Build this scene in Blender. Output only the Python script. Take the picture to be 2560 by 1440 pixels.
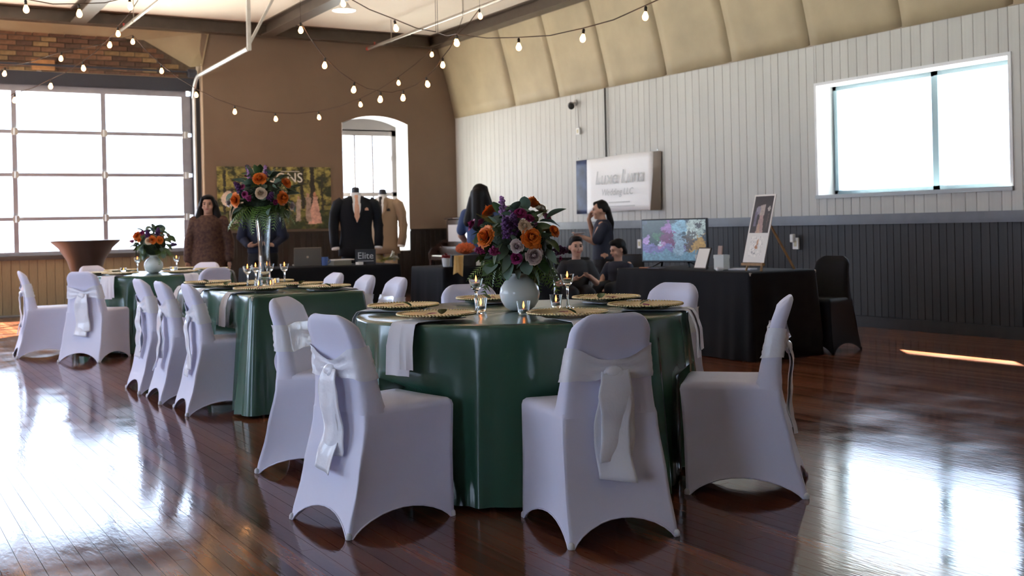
import bpy, bmesh, math, random
from mathutils import Vector, Matrix, Euler, noise
from math import pi, sin, cos, sqrt, radians, atan2

for o in list(bpy.data.objects):
    bpy.data.objects.remove(o, do_unlink=True)
SC = bpy.context.scene
COL = SC.collection
random.seed(7)

# ------------------------------------------------------------------ camera
YAW = radians(30.495); ROLL = radians(1.2817); CAMZ = 1.13; FPX = 2803.1; HORY = 566.2
cd = bpy.data.cameras.new('camera'); cam = bpy.data.objects.new('camera', cd); COL.objects.link(cam)
cd.sensor_width = 36.0; cd.lens = FPX / 2560 * 36.0
cd.shift_y = (HORY - 720) / 2560.0
cd.clip_start = 0.05; cd.clip_end = 300
cd.dof.use_dof = True; cd.dof.focus_distance = 4.6; cd.dof.aperture_fstop = 5.6
cam.matrix_world = (Matrix.Translation((0, 0, CAMZ)) @ Matrix.Rotation(-YAW, 4, 'Z')
                    @ Matrix.Rotation(pi / 2, 4, 'X') @ Matrix.Rotation(-ROLL, 4, 'Z'))
SC.camera = cam

# ------------------------------------------------------------------ world, sun, exposure
W = bpy.data.worlds.new('world'); SC.world = W; W.use_nodes = True
bg = W.node_tree.nodes['Background']
bg.inputs['Color'].default_value = (0.74, 0.88, 1.20, 1); bg.inputs['Strength'].default_value = 5.2
sd = bpy.data.lights.new('sun', 'SUN'); sun = bpy.data.objects.new('sun', sd); COL.objects.link(sun)
sd.energy = 90; sd.color = (1.0, 0.96, 0.88); sd.angle = radians(0.6)
sun.rotation_euler = Vector((-0.965, -1.2, -1.0)).to_track_quat('-Z', 'Y').to_euler()
sun.location = (14, 22, 14)
SC.view_settings.view_transform = 'Standard'; SC.view_settings.look = 'None'
SC.view_settings.gamma = 1.0; SC.view_settings.use_curve_mapping = False
SC.view_settings.exposure = 0.82

# ------------------------------------------------------------------ helpers
U, V = 9.112, 17.345          # right wall plane, back wall plane
ZR, ZS = 1.17, 3.043          # top of dado, foot of the sloped ceiling
ZB, ZC = 4.22, 4.42           # underside of beams, flat ceiling

MATS = {}
def mat(name, col=(.5, .5, .5), rough=.5, metal=0., spec=.5, var=0., scale=8., bump=0., bscale=40., stretch=None,
        sheen=0., coat=0., emis=None, estr=0., trans=0., ior=1.45, vary2=None, objrand=0.):
    if name in MATS: return MATS[name]
    m = bpy.data.materials.new(name); m.use_nodes = True; MATS[name] = m
    nt = m.node_tree; n = nt.nodes; l = nt.links; b = n['Principled BSDF']
    b.inputs['Base Color'].default_value = (*col, 1); b.inputs['Roughness'].default_value = rough
    b.inputs['Metallic'].default_value = metal; b.inputs['Specular IOR Level'].default_value = spec
    b.inputs['IOR'].default_value = ior
    if sheen: b.inputs['Sheen Weight'].default_value = sheen
    if coat: b.inputs['Coat Weight'].default_value = coat; b.inputs['Coat Roughness'].default_value = .08
    if trans: b.inputs['Transmission Weight'].default_value = trans
    if emis: b.inputs['Emission Color'].default_value = (*emis, 1); b.inputs['Emission Strength'].default_value = estr
    tc = n.new('ShaderNodeTexCoord'); mp = n.new('ShaderNodeMapping'); l.new(tc.outputs['Object'], mp.inputs['Vector'])
    if stretch: mp.inputs['Scale'].default_value = stretch
    if var or vary2:
        nz = n.new('ShaderNodeTexNoise'); nz.inputs['Scale'].default_value = scale; nz.inputs['Detail'].default_value = 4
        l.new(mp.outputs['Vector'], nz.inputs['Vector'])
        mr = n.new('ShaderNodeMapRange'); mr.inputs[1].default_value = .3; mr.inputs[2].default_value = .7
        l.new(nz.outputs['Fac'], mr.inputs[0])
        mx = n.new('ShaderNodeMix'); mx.data_type = 'RGBA'
        c2 = vary2 if vary2 else tuple(min(1, c * (1 + var)) for c in col)
        c1 = col if vary2 else tuple(c * (1 - var) for c in col)
        mx.inputs[6].default_value = (*c1, 1); mx.inputs[7].default_value = (*c2, 1)
        l.new(mr.outputs[0], mx.inputs[0]); src = mx.outputs[2]
        if objrand:
            src = _objrand(n, l, src, objrand)
        l.new(src, b.inputs['Base Color'])
    elif objrand:
        rgb = n.new('ShaderNodeRGB'); rgb.outputs[0].default_value = (*col, 1)
        l.new(_objrand(n, l, rgb.outputs[0], objrand), b.inputs['Base Color'])
    if bump:
        nb = n.new('ShaderNodeTexNoise'); nb.inputs['Scale'].default_value = bscale; nb.inputs['Detail'].default_value = 3
        l.new(mp.outputs['Vector'], nb.inputs['Vector'])
        bp = n.new('ShaderNodeBump'); bp.inputs['Strength'].default_value = bump; bp.inputs['Distance'].default_value = .01
        l.new(nb.outputs['Fac'], bp.inputs['Height']); l.new(bp.outputs['Normal'], b.inputs['Normal'])
    return m
def _objrand(n, l, src, amt):
    oi = n.new('ShaderNodeObjectInfo'); mr = n.new('ShaderNodeMapRange')
    mr.inputs[3].default_value = 1 - amt; mr.inputs[4].default_value = 1 + amt
    l.new(oi.outputs['Random'], mr.inputs[0])
    hs = n.new('ShaderNodeHueSaturation'); l.new(mr.outputs[0], hs.inputs['Value']); l.new(src, hs.inputs['Color'])
    return hs.outputs[0]

def pane_mat():
    m = bpy.data.materials.new('window_glass'); m.use_nodes = True; n = m.node_tree.nodes; l = m.node_tree.links
    n.remove(n['Principled BSDF']); o = n['Material Output']
    t = n.new('ShaderNodeBsdfTransparent'); g = n.new('ShaderNodeBsdfGlossy'); g.inputs['Roughness'].default_value = .02
    lw = n.new('ShaderNodeLayerWeight'); lw.inputs['Blend'].default_value = .5; mx = n.new('ShaderNodeMixShader')
    pw = n.new('ShaderNodeMath'); pw.operation = 'POWER'; pw.inputs[1].default_value = 5; l.new(lw.outputs['Facing'], pw.inputs[0])
    f = n.new('ShaderNodeMath'); f.operation = 'MULTIPLY_ADD'; f.inputs[1].default_value = .95; f.inputs[2].default_value = .025; l.new(pw.outputs[0], f.inputs[0])
    t.inputs['Color'].default_value = (.96, .98, .97, 1)
    l.new(f.outputs[0], mx.inputs[0]); l.new(t.outputs[0], mx.inputs[1]); l.new(g.outputs[0], mx.inputs[2]); l.new(mx.outputs[0], o.inputs[0])
    return m
M_PANE = pane_mat()

def print_mat(name='printed', rough=.5, estr=0.):
    if name in MATS: return MATS[name]
    m = bpy.data.materials.new(name); m.use_nodes = True; n = m.node_tree.nodes; l = m.node_tree.links; MATS[name] = m
    b = n['Principled BSDF']; b.inputs['Roughness'].default_value = rough; b.inputs['Base Color'].default_value = (.01, .01, .012, 1)
    a = n.new('ShaderNodeAttribute'); a.attribute_name = 'Col'
    if not estr: l.new(a.outputs['Color'], b.inputs['Base Color'])
    if estr: l.new(a.outputs['Color'], b.inputs['Emission Color']); b.inputs['Emission Strength'].default_value = estr
    return m

class MB:
    def __init__(s): s.v = []; s.f = []; s.c = []; s.cur = None
    def _add(s, vs, fs):
        k = len(s.v); s.v += [tuple(x) for x in vs]; s.f += [tuple(i + k for i in f) for f in fs]
        s.c += [s.cur] * len(fs); return s
    def box(s, x0, x1, y0, y1, z0, z1, M=None):
        vs = [Vector((x, y, z)) for z in (z0, z1) for y in (y0, y1) for x in (x0, x1)]
        if M: vs = [M @ p for p in vs]
        return s._add(vs, [(0, 2, 3, 1), (4, 5, 7, 6), (0, 1, 5, 4), (2, 6, 7, 3), (0, 4, 6, 2), (1, 3, 7, 5)])
    def rbox(s, x0, x1, y0, y1, z0, z1, b=.01, M=None):
        # box with chamfered vertical + horizontal edges (simple 3-ring loft)
        def ring(i, z):
            return [(x0 + i, y0 + i + b, z), (x0 + i + b, y0 + i, z), (x1 - i - b, y0 + i, z), (x1 - i, y0 + i + b, z),
                    (x1 - i, y1 - i - b, z), (x1 - i - b, y1 - i, z), (x0 + i + b, y1 - i, z), (x0 + i, y1 - i - b, z)]
        rs = [ring(b, z0), ring(0, z0 + b), ring(0, z1 - b), ring(b, z1)]
        return s.loft([[Vector(p) for p in r] for r in rs], True, True, M=M)
    def loft(s, rings, cap0=False, cap1=False, closed=True, M=None):
        n = len(rings[0]); vs = [Vector(p) for r in rings for p in r]
        if M: vs = [M @ p for p in vs]
        fs = []
        for i in range(len(rings) - 1):
            for j in range(n if closed else n - 1):
                a = i * n + j; b2 = i * n + (j + 1) % n
                fs.append((a, b2, b2 + n, a + n))
        if cap0: fs.append(tuple(reversed(range(n))))
        if cap1: fs.append(tuple(range((len(rings) - 1) * n, len(rings) * n)))
        return s._add(vs, fs)
    def lathe(s, prof, seg=24, M=None, cap0=True, cap1=True):
        rings = [[Vector((max(r, 1e-4) * cos(2 * pi * k / seg), max(r, 1e-4) * sin(2 * pi * k / seg), z)) for k in range(seg)] for r, z in prof]
        return s.loft(rings, cap0, cap1, M=M)
    def tube(s, pts, r, seg=8, cap=True):
        pts = [Vector(p) for p in pts]; rings = []
        rr = r if isinstance(r, (list, tuple)) else [r] * len(pts)
        up = Vector((0, 0, 1))
        for i, p in enumerate(pts):
            d = (pts[min(i + 1, len(pts) - 1)] - pts[max(i - 1, 0)])
            if d.length < 1e-9: d = Vector((0, 0, 1))
            d.normalize()
            a = d.cross(up)
            if a.length < .05: a = d.cross(Vector((1, 0, 0)))
            a.normalize(); b = d.cross(a)
            rings.append([p + rr[i] * (cos(2 * pi * k / seg) * a + sin(2 * pi * k / seg) * b) for k in range(seg)])
        return s.loft(rings, cap, cap)
    def bar(s, p, q, w, h):
        p = Vector(p); q = Vector(q); d = q - p; L = d.length; d.normalize()
        a = d.cross(Vector((0, 0, 1)))
        if a.length < .01: a = Vector((1, 0, 0))
        a.normalize(); b = a.cross(d)
        M = Matrix(((a.x, d.x, b.x, p.x), (a.y, d.y, b.y, p.y), (a.z, d.z, b.z, p.z), (0, 0, 0, 1)))
        return s.box(-w / 2, w / 2, 0, L, -h / 2, h / 2, M)
    def ell(s, c, r, seg=12, rot=None, M=None):
        c = Vector(c); n = max(6, seg // 2 + 2); T = Matrix.Translation(c)
        if rot: T = T @ Euler(rot).to_matrix().to_4x4()
        T = T @ Matrix.Diagonal((r[0], r[1], r[2], 1))
        if M: T = M @ T
        prof = [(sin(pi * i / n), -cos(pi * i / n)) for i in range(n + 1)]
        return s.lathe(prof, seg, T)
    def cap(s, p0, r0, p1, r1, seg=12):
        p0 = Vector(p0); p1 = Vector(p1); d = p1 - p0; L = max(d.length, 1e-5); q = d.to_track_quat('Z', 'Y')
        T = Matrix.Translation(p0) @ q.to_matrix().to_4x4()
        prof = [(r0 * cos(a), r0 * sin(a)) for a in [-pi / 2 + pi / 2 * i / 4 for i in range(5)]]
        prof += [(r1 * cos(a), L + r1 * sin(a)) for a in [pi / 2 * i / 4 for i in range(5)]]
        return s.lathe(prof, seg, T)
    def grid(s, fn, nu, nv, M=None):
        vs = [Vector(fn(i / nu, j / nv)) for j in range(nv + 1) for i in range(nu + 1)]
        if M: vs = [M @ p for p in vs]
        fs = [(j * (nu + 1) + i, j * (nu + 1) + i + 1, (j + 1) * (nu + 1) + i + 1, (j + 1) * (nu + 1) + i) for j in range(nv) for i in range(nu)]
        return s._add(vs, fs)
    def poly(s, pts, M=None):
        vs = [Vector(p) for p in pts]
        if M: vs = [M @ p for p in vs]
        return s._add(vs, [tuple(range(len(pts)))])
    def mesh(s, name='mesh', smooth=False):
        me = bpy.data.meshes.new(name); me.from_pydata(s.v, [], s.f)
        if any(c is not None for c in s.c):
            ca = me.color_attributes.new('Col', 'FLOAT_COLOR', 'CORNER'); i = 0
            for pl, c in zip(me.polygons, s.c):
                for _ in pl.loop_indices: ca.data[i].color = (*(c or (1, 1, 1)), 1); i += 1
        if smooth:
            for p in me.polygons: p.use_smooth = True
            if smooth != 'all':
                try: me.set_sharp_from_angle(angle=radians(smooth if not isinstance(smooth, bool) else 40))
                except Exception: pass
        me.update(); return me
    def build(s, name, m, parent=None, smooth=False):
        return link(name, s.mesh(name, smooth), m, parent)

def link(name, me, m, parent=None):
    o = bpy.data.objects.new(name, me)
    if m is not None:
        if not me.materials: me.materials.append(m)
    COL.objects.link(o)
    if parent: o.parent = parent
    return o
def tag(o, label=None, cat=None, group=None, kind=None):
    if label: o['label'] = label
    if cat: o['category'] = cat
    if group: o['group'] = group
    if kind: o['kind'] = kind
    return o
def thing(name, label, cat, loc=(0, 0, 0), rz=0., group=None):
    o = bpy.data.objects.new(name, None); COL.objects.link(o); o.empty_display_size = .1
    o.location = loc; o.rotation_euler = (0, 0, rz); return tag(o, label, cat, group)
def struct(o): o['kind'] = 'structure'; return o
def copy_tree(o, parent=None):
    c = o.copy(); COL.objects.link(c)
    if parent: c.parent = parent
    for ch in [x for x in o.children]: copy_tree(ch, c)
    return c
def remesh(o, voxel, smooth_iter=4):
    md = o.modifiers.new('r', 'REMESH'); md.mode = 'VOXEL'; md.voxel_size = voxel; md.use_smooth_shade = True
    sm = o.modifiers.new('s', 'SMOOTH'); sm.factor = .5; sm.iterations = smooth_iter
    dg = bpy.context.evaluated_depsgraph_get(); dg.update()
    me = bpy.data.meshes.new_from_object(o.evaluated_get(dg))
    o.modifiers.clear(); old = o.data; mats = list(old.materials); o.data = me
    me.materials.clear()
    for m in mats: me.materials.append(m)
    for p in me.polygons: p.use_smooth = True
    return o
def text_mesh(txt, size, shear=0., ext=.0006, align='CENTER', spacing=1.0):
    cu = bpy.data.curves.new('text', 'FONT'); cu.body = txt; cu.size = size; cu.shear = shear; cu.extrude = ext
    cu.align_x = align; cu.align_y = 'CENTER'; cu.space_character = spacing; cu.resolution_u = 3
    o = bpy.data.objects.new('tmp', cu); COL.objects.link(o)
    dg = bpy.context.evaluated_depsgraph_get(); dg.update()
    me = bpy.data.meshes.new_from_object(o.evaluated_get(dg)); bpy.data.objects.remove(o, do_unlink=True)
    return me
def rnd(a, b): return random.uniform(a, b)
def camproj(x, y, z):
    lat = x * cos(YAW) - y * sin(YAW); d = x * sin(YAW) + y * cos(YAW)
    return (1280 + FPX * lat / d, HORY - FPX * (z - CAMZ) / d) if d > .3 else None

# ------------------------------------------------------------------ materials of the shell
def floor_mat():
    m = bpy.data.materials.new('varnished_floor'); m.use_nodes = True; n = m.node_tree.nodes; l = m.node_tree.links
    b = n['Principled BSDF']; g = n.new('ShaderNodeNewGeometry'); sp = n.new('ShaderNodeSeparateXYZ'); l.new(g.outputs['Position'], sp.inputs[0])
    dv = n.new('ShaderNodeMath'); dv.operation = 'DIVIDE'; dv.inputs[1].default_value = .066; l.new(sp.outputs['X'], dv.inputs[0])
    fl = n.new('ShaderNodeMath'); fl.operation = 'FLOOR'; l.new(dv.outputs[0], fl.inputs[0])
    wn = n.new('ShaderNodeTexWhiteNoise'); wn.noise_dimensions = '1D'; l.new(fl.outputs[0], wn.inputs['W'])
    mp = n.new('ShaderNodeMapping'); mp.inputs['Scale'].default_value = (30, 1.6, 1); l.new(g.outputs['Position'], mp.inputs['Vector'])
    nz = n.new('ShaderNodeTexNoise'); nz.inputs['Scale'].default_value = 1.; nz.inputs['Detail'].default_value = 6; l.new(mp.outputs[0], nz.inputs['Vector'])
    ad = n.new('ShaderNodeMath'); ad.operation = 'ADD'; l.new(wn.outputs['Value'], ad.inputs[0]); l.new(nz.outputs['Fac'], ad.inputs[1])
    r = n.new('ShaderNodeValToRGB'); r.color_ramp.elements[0].position = .3; r.color_ramp.elements[1].position = 1.4 / 1.6
    r.color_ramp.elements[0].color = (.070, .021, .012, 1); r.color_ramp.elements[1].color = (.23, .082, .038, 1)
    hf = n.new('ShaderNodeMath'); hf.operation = 'MULTIPLY'; hf.inputs[1].default_value = .62; l.new(ad.outputs[0], hf.inputs[0])
    l.new(hf.outputs[0], r.inputs[0]); l.new(r.outputs[0], b.inputs['Base Color'])
    n2 = n.new('ShaderNodeTexNoise'); n2.inputs['Scale'].default_value = 2.3; n2.inputs['Detail'].default_value = 5; l.new(g.outputs['Position'], n2.inputs['Vector'])
    mr = n.new('ShaderNodeMapRange'); mr.inputs[1].default_value = .35; mr.inputs[2].default_value = .7; mr.inputs[3].default_value = .07; mr.inputs[4].default_value = .17
    l.new(n2.outputs['Fac'], mr.inputs[0]); l.new(mr.outputs[0], b.inputs['Roughness'])
    b.inputs['Specular IOR Level'].default_value = .6
    mp2 = n.new('ShaderNodeMapping'); mp2.inputs['Scale'].default_value = (60, 14, 1); l.new(g.outputs['Position'], mp2.inputs['Vector'])
    n3 = n.new('ShaderNodeTexNoise'); n3.inputs['Scale'].default_value = 1.; n3.inputs['Detail'].default_value = 3; l.new(mp2.outputs[0], n3.inputs['Vector'])
    bp = n.new('ShaderNodeBump'); bp.inputs['Strength'].default_value = .09; bp.inputs['Distance'].default_value = .004
    l.new(n3.outputs['Fac'], bp.inputs['Height']); l.new(bp.outputs[0], b.inputs['Normal'])
    return m
M_FLOOR = floor_mat()
M_SUB = mat('subfloor', (.03, .015, .01), .9)
M_WHITEB = mat('white_board', (.53, .525, .49), .55, var=.05, scale=3, objrand=.04, bump=.05, bscale=60, stretch=(1, 1, .1))
M_DARKB = mat('charcoal_board', (.019, .0165, .0155), .5, var=.25, scale=5, objrand=.22, bump=.08, bscale=50, stretch=(1, 1, .1))
M_RAIL = mat('grey_rail', (.16, .17, .19), .35, var=.08)
M_BROWN = mat('taupe_plaster', (.20, .138, .092), .6, var=.05, scale=2, bump=.04, bscale=30)
M_BROWND = mat('dark_brown_board', (.020, .0145, .011), .5, var=.2, objrand=.15)
M_SLOPE = mat('cream_panel', (.38, .305, .185), .62, var=.10, scale=2.2, objrand=.05)
M_CEIL = mat('ceiling_cream', (.80, .72, .60), .8, var=.02, scale=2)
M_BEAM = mat('beam_brown', (.085, .062, .045), .4, var=.12)
M_KHAKI = mat('khaki_board', (.26, .21, .125), .55, var=.1, objrand=.08)
M_STEEL = mat('door_steel', (.30, .31, .35), .45, metal=.1, var=.08)
M_GALV = mat('galvanised', (.62, .62, .60), .35, metal=.7, var=.1)
M_ALU = mat('aluminium_frame', (.22, .30, .33), .35, metal=.2)
M_REVEAL = mat('white_plaster', (.82, .83, .84), .6, var=.03)
M_MORTAR = mat('mortar', (.13, .095, .065), .95, var=.2, scale=20)
M_OUT = mat('pale_concrete', (.62, .61, .58), .9, var=.1)

# ------------------------------------------------------------------ floor
PW = .066
sub = struct(MB().box(-5.2, U + .3, -6.2, V + .3, -.06, -.004).build('floor', M_SUB))
planks = []
ci = 0
x = -5.0
while x < U - .01:
    y = -6 - rnd(0, 1.6)
    while y < V:
        L = rnd(.9, 2.3); y1 = min(y + L, V)
        cx, cy = x + PW / 2, (y + y1) / 2
        q = camproj(cx, cy, 0); size = 0
        if q:
            d = cx * sin(YAW) + cy * cos(YAW)
            if -150 < q[0] < 2710 and q[1] < 1640: size = (y1 - y) / (d * d)
        planks.append((size, x, min(x + PW, U), y, y1)); y = y1
    x += PW
planks.sort(key=lambda p: -p[0])
def plank_geo(mb, x0, x1, y0, y1):
    g = .0007; t = rnd(-1, 1) * radians(.10) * PW / 2; h = rnd(-.00025, .0); e = rnd(-1, 1) * .0001
    a, b, c, d = x0 + g, x1 - g, y0 + g, y1 - g
    vs = [(a, c, -.004), (b, c, -.004), (b, d, -.004), (a, d, -.004), (a, c, h - t + e), (b, c, h + t + e), (b, d, h + t - e), (a, d, h - t - e)]
    mb._add(vs, [(4, 5, 6, 7), (0, 1, 5, 4), (1, 2, 6, 5), (2, 3, 7, 6), (3, 0, 4, 7)])
for p in planks[:300]:
    mb = MB(); plank_geo(mb, *p[1:]); mb.build('plank', M_FLOOR, sub)
mb = MB()
for p in planks[300:]: plank_geo(mb, *p[1:])
o = mb.build('plank_field', M_FLOOR, sub); o['kind'] = 'stuff'

# ------------------------------------------------------------------ right wall (u = U): boards over a core, one window
W0, W1, WZ0, WZ1 = 6.49, 8.85, 1.392, 2.59
T = .42
wr = struct(MB().box(U + .02, U + T, -6.2, W0, -.05, 3.2).box(U + .02, U + T, W1, V + .4, -.05, 3.2)
            .box(U + .02, U + T, W0, W1, -.05, WZ0).box(U + .02, U + T, W0, W1, WZ1, 3.2).build('wall_right', mat('wall_core', (.55, .52, .46), .7)))
def unit_board(m, key, groove=.004):
    # a 1 x 1 x 1 board (thickness along x) with chamfered long edges, shared by every copy
    mb = MB(); g = .03
    rings = [[(-1, 0, z), (-1, 1, z), (-.2, 1, z), (0, 1 - g, z), (0, g, z), (-.2, 0, z)] for z in (0, 1)]
    mb.loft(rings, True, True); me = mb.mesh(key); me.materials.append(m); return me
BW = unit_board(M_WHITEB, 'board_white'); BD = unit_board(M_DARKB, 'board_dark')
def board(me, parent, u, y0, y1, z0, z1, th=.02, face=-1):
    # face -1: board face looks towards -u (right wall)
    o = bpy.data.objects.new('board', me); COL.objects.link(o); o.parent = parent
    o.matrix_local = Matrix.Translation((u, y0, z0)) @ Matrix.Diagonal((-th if face > 0 else th, y1 - y0, z1 - z0, 1)) @ Matrix.Translation((0, 0, 0))
    return o
def boards_right(z0, z1, me, wmin, wmax, ya, yb, th):
    y = yb
    while y > ya + .01:
        w = min(rnd(wmin, wmax), y - ya); yy = y - w + .002
        spans = [(z0, z1)]
        if yy < W1 and y > W0 and z1 > WZ1: spans = [(z0, WZ0), (WZ1, z1)] if (min(y, W1) - max(yy, W0)) > .5 * w else spans
        for a, b in spans:
            o = bpy.data.objects.new('board', me); COL.objects.link(o); o.parent = wr
            # mesh face lies at x=0 looking +x; mirror so that it looks towards -u
            o.matrix_local = Matrix(((-th, 0, 0, U), (0, w - .002, 0, yy), (0, 0, b - a, a), (0, 0, 0, 1)))
        y -= w
# split exactly at the window edges so that boards never cross the opening
for (a, b) in ((3.0, W0), (W0, W1), (W1, V)):
    boards_right(ZR, ZS + .06, BW, .11, .17, a, b, .02)
    boards_right(.11, ZR - .06, BD, .085, .1, a, b, .022)
struct(MB().box(U - .05, U + .02, 3.0, V, ZR - .075, ZR + .005).box(U - .035, U + .02, 3.0, V, ZR - .1, ZR - .075).build('trim_1', M_RAIL))
struct(MB().box(U - .03, U + .02, -6, V, 0, .115).build('baseboard_right', M_DARKB))
struct(MB().box(U - .0, U + .02, -6, 3.0, .1, ZS + .1).build('wall_right_plain', M_WHITEB))
# window in the right wall
w1 = thing('window_1', None, None, (0, 0, 0)); struct(w1)
rv = MB()
rv.box(U - .012, U + T, W0 - .03, W0 + .004, WZ0 - .03, WZ1 + .03).box(U - .012, U + T, W1 - .004, W1 + .03, WZ0 - .03, WZ1 + .03)
rv.box(U - .012, U + T, W0, W1, WZ1 - .004, WZ1 + .03)
rv.build('window_reveal', M_REVEAL, w1)
MB().box(U - .03, U + T, W0 - .03, W1 + .03, WZ0 - .035, WZ0 + .004).build('window_sill', mat('sill_grey', (.42, .46, .48), .4), w1)
GX = U + .27
fr = MB()
for a, b in ((W0 + .004, W0 + .05), (7.46, 7.54), (W1 - .05, W1 - .004)): fr.box(GX - .03, GX + .05, a, b, WZ0 + .004, WZ1 - .004)
fr.box(GX - .03, GX + .05, W0, W1, WZ0 + .004, WZ0 + .05).box(GX - .03, GX + .05, W0, W1, WZ1 - .05, WZ1 - .004)
fr.build('window_frame', M_ALU, w1)
ins = MB().box(GX - .06, GX - .03, W1 - .09, W1 - .05, WZ0 + .05, WZ1 - .05).box(GX - .06, GX - .03, 7.44, 7.48, WZ0 + .05, WZ1 - .05)
ins.build('sash_frame', M_ALU, w1)
for a, b in ((W0 + .05, 7.46), (7.54, W1 - .05)): MB().box(GX, GX + .006, a, b, WZ0 + .05, WZ1 - .05).build('pane', M_PANE, w1)

# ------------------------------------------------------------------ sloped ceiling on the right, in sheets
cl = struct(MB().box(-5.2, 8.9, -6.2, V + .1, ZC, ZC + .1).build('ceiling', M_CEIL))
vs = [V - .0, 15.25, 13.97, 12.72, 11.43, 10.19, 8.92, 7.67, 6.42, 5.17, 3.9, 2.6, 1.3, 0, -1.5, -3, -4.5, -6.1]
for i in range(len(vs) - 1):
    y1, y0 = vs[i] - .004, vs[i + 1] + .004
    bow = .012
    def fn(s, t):
        z = ZS - .01 + t * (ZC - ZS + .01); k = t
        x = U - .01 - .36 * (k ** 1.12) - bow * sin(pi * s) * (1 if i % 2 else .5)
        return (x, y0 + s * (y1 - y0), z)
    mb = MB().grid(fn, 8, 8)
    back = MB()
    o = mb.build('panel', M_SLOPE, cl, smooth='all')
    sm = o.modifiers.new('thick', 'SOLIDIFY'); sm.thickness = .02; sm.offset = -1 if False else 1
struct(MB().box(U - .012, U + .004, -6, V, ZS - .012, ZS + .02).build('trim_2', mat('joint_trim', (.38, .31, .22), .6)))
# roof shell outside the slope + unseen eave added to narrow the sun strip
struct(MB().loft([[(U + T, y, 3.2), (U + T + .62, y, 2.78), (U + T + .62, y, 2.70), (U + T, y, 3.1)] for y in (-6.2, V + .5)], True, True).build('added_sun_eave', mat('eave', (.3, .28, .25), .8)))
struct(MB().loft([[(U + T, y, 3.1), (U + .25, y, 3.1), (8.9, y, ZC), (8.9, y, ZC + .12), (U + .3, y, ZC + .1)] for y in (-6.2, V + .5)], True, True).build('roof_slope', mat('eave')))

# ------------------------------------------------------------------ beams
def beam(name, x0, x1, y0, y1):
    mb = MB(); zb = ZB; t = .018
    if x1 - x0 < y1 - y0:
        c = (x0 + x1) / 2
        mb.box(x0, x1, y0, y1, zb, zb + t).box(x0, x1, y0, y1, ZC - t, ZC).box(c - .02, c + .02, y0, y1, zb + t, ZC - t)
    else:
        c = (y0 + y1) / 2
        mb.box(x0, x1, y0, y1, zb, zb + t).box(x0, x1, y0, y1, ZC - t, ZC).box(x0, x1, c - .02, c + .02, zb + t, ZC - t)
    return struct(mb.build(name, M_BEAM))
beam('ceiling_beam', 8.56, 8.78, -6, V - .02)
beam('ceiling_beam', 5.60, 5.82, -6, V - .2); beam('ceiling_beam', 2.78, 3.0, -6, V - .2); beam('ceiling_beam', -.05, .17, -6, V - .2); beam('ceiling_beam', -2.9, -2.68, -6, V - .2)
beam('ceiling_beam', -5, 8.56, V - .2, V - .01)

# ------------------------------------------------------------------ back wall with an arched window
A0, A1, AZ0, AZS, AZT = 7.0, 8.19, .768, 2.90, 3.035     # opening left/right, sill, spring, crown
TB = .58
def arch_z(x):
    c = (A0 + A1) / 2; h = (A1 - A0) / 2; rise = AZT - AZS; R = (h * h + rise * rise) / (2 * rise)
    return AZT - R + sqrt(max(R * R - (x - c) ** 2, 0))
JX = 4.72     # jamb of the garage-door bay
nseg = 14
xs = [A0 + (A1 - A0) * i / nseg for i in range(nseg + 1)]
wb = MB()
def wallslab(x0, x1, z0, z1): wb.box(x0, x1, V, V + TB, z0, z1)
wallslab(JX, A0, -.05, ZC); wallslab(A1, U + .02, -.05, ZC); wallslab(A0, A1, -.05, AZ0)
for i in range(nseg):
    x0, x1 = xs[i], xs[i + 1]; za, zb = arch_z(x0), arch_z(x1)
    wb._add([(x0, V, za), (x1, V, zb), (x1, V, ZC), (x0, V, ZC), (x0, V + TB, za), (x1, V + TB, zb), (x1, V + TB, ZC), (x0, V + TB, ZC)],
            [(0, 1, 2, 3), (7, 6, 5, 4), (0, 4, 5, 1)])
wback = struct(wb.build('wall_back', M_BROWN))
w2 = struct(thing('window_2', None, None))
rv = MB().box(A1 - .006, A1 + .004, V - .004, V + TB - .1, AZ0, AZS + .01).box(A0 - .004, A0 + .006, V - .004, V + TB - .1, AZ0, AZS + .01).box(A0, A1, V - .004, V + TB - .1, AZ0 - .01, AZ0 + .006)
for i in range(nseg):
    x0, x1 = xs[i], xs[i + 1]; za, zb = arch_z(x0) - .004, arch_z(x1) - .004
    rv._add([(x0, V - .004, za), (x1, V - .004, zb), (x1, V + TB - .1, zb), (x0, V + TB - .1, za)], [(0, 1, 2, 3)])
rv.build('window_reveal', M_REVEAL, w2)
fr = MB(); y0, y1 = V + TB - .12, V + TB - .05
M_FR2 = mat('window_bronze', (.13, .11, .10), .5)
fr.box(A0, A0 + .09, y0, y1, AZ0, 2.82).box(A1 - .09, A1, y0, y1, AZ0, 2.82).box(A0, A1, y0, y1, 2.74, 2.84).box(A0, A1, y0, y1, 1.70, 1.77).box(A0, A1, y0, y1, AZ0, AZ0 + .07)
for i in range(nseg):
    x0, x1 = xs[i], xs[i + 1]; za, zb = arch_z(x0), arch_z(x1)
    fr._add([(x0, y0, 2.82), (x1, y0, 2.82), (x1, y0, zb), (x0, y0, za), (x0, y1, 2.82), (x1, y1, 2.82), (x1, y1, zb), (x0, y1, za)], [(0, 1, 2, 3), (7, 6, 5, 4)])
fr.build('window_frame', M_FR2, w2)
for a in (7.42, 7.75): MB().box(a - .012, a + .012, y0 + .02, y1 - .02, AZ0 + .07, 2.74).build('glazing_bar', M_FR2, w2)
cols = [(A0 + .09, 7.408), (7.432, 7.738), (7.762, A1 - .09)]
for a, b in cols:
    for z0, z1 in ((AZ0 + .07, 1.70), (1.77, 2.74)): MB().box(a, b, y0 + .035, y0 + .04, z0, z1).build('pane', M_PANE, w2)
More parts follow.
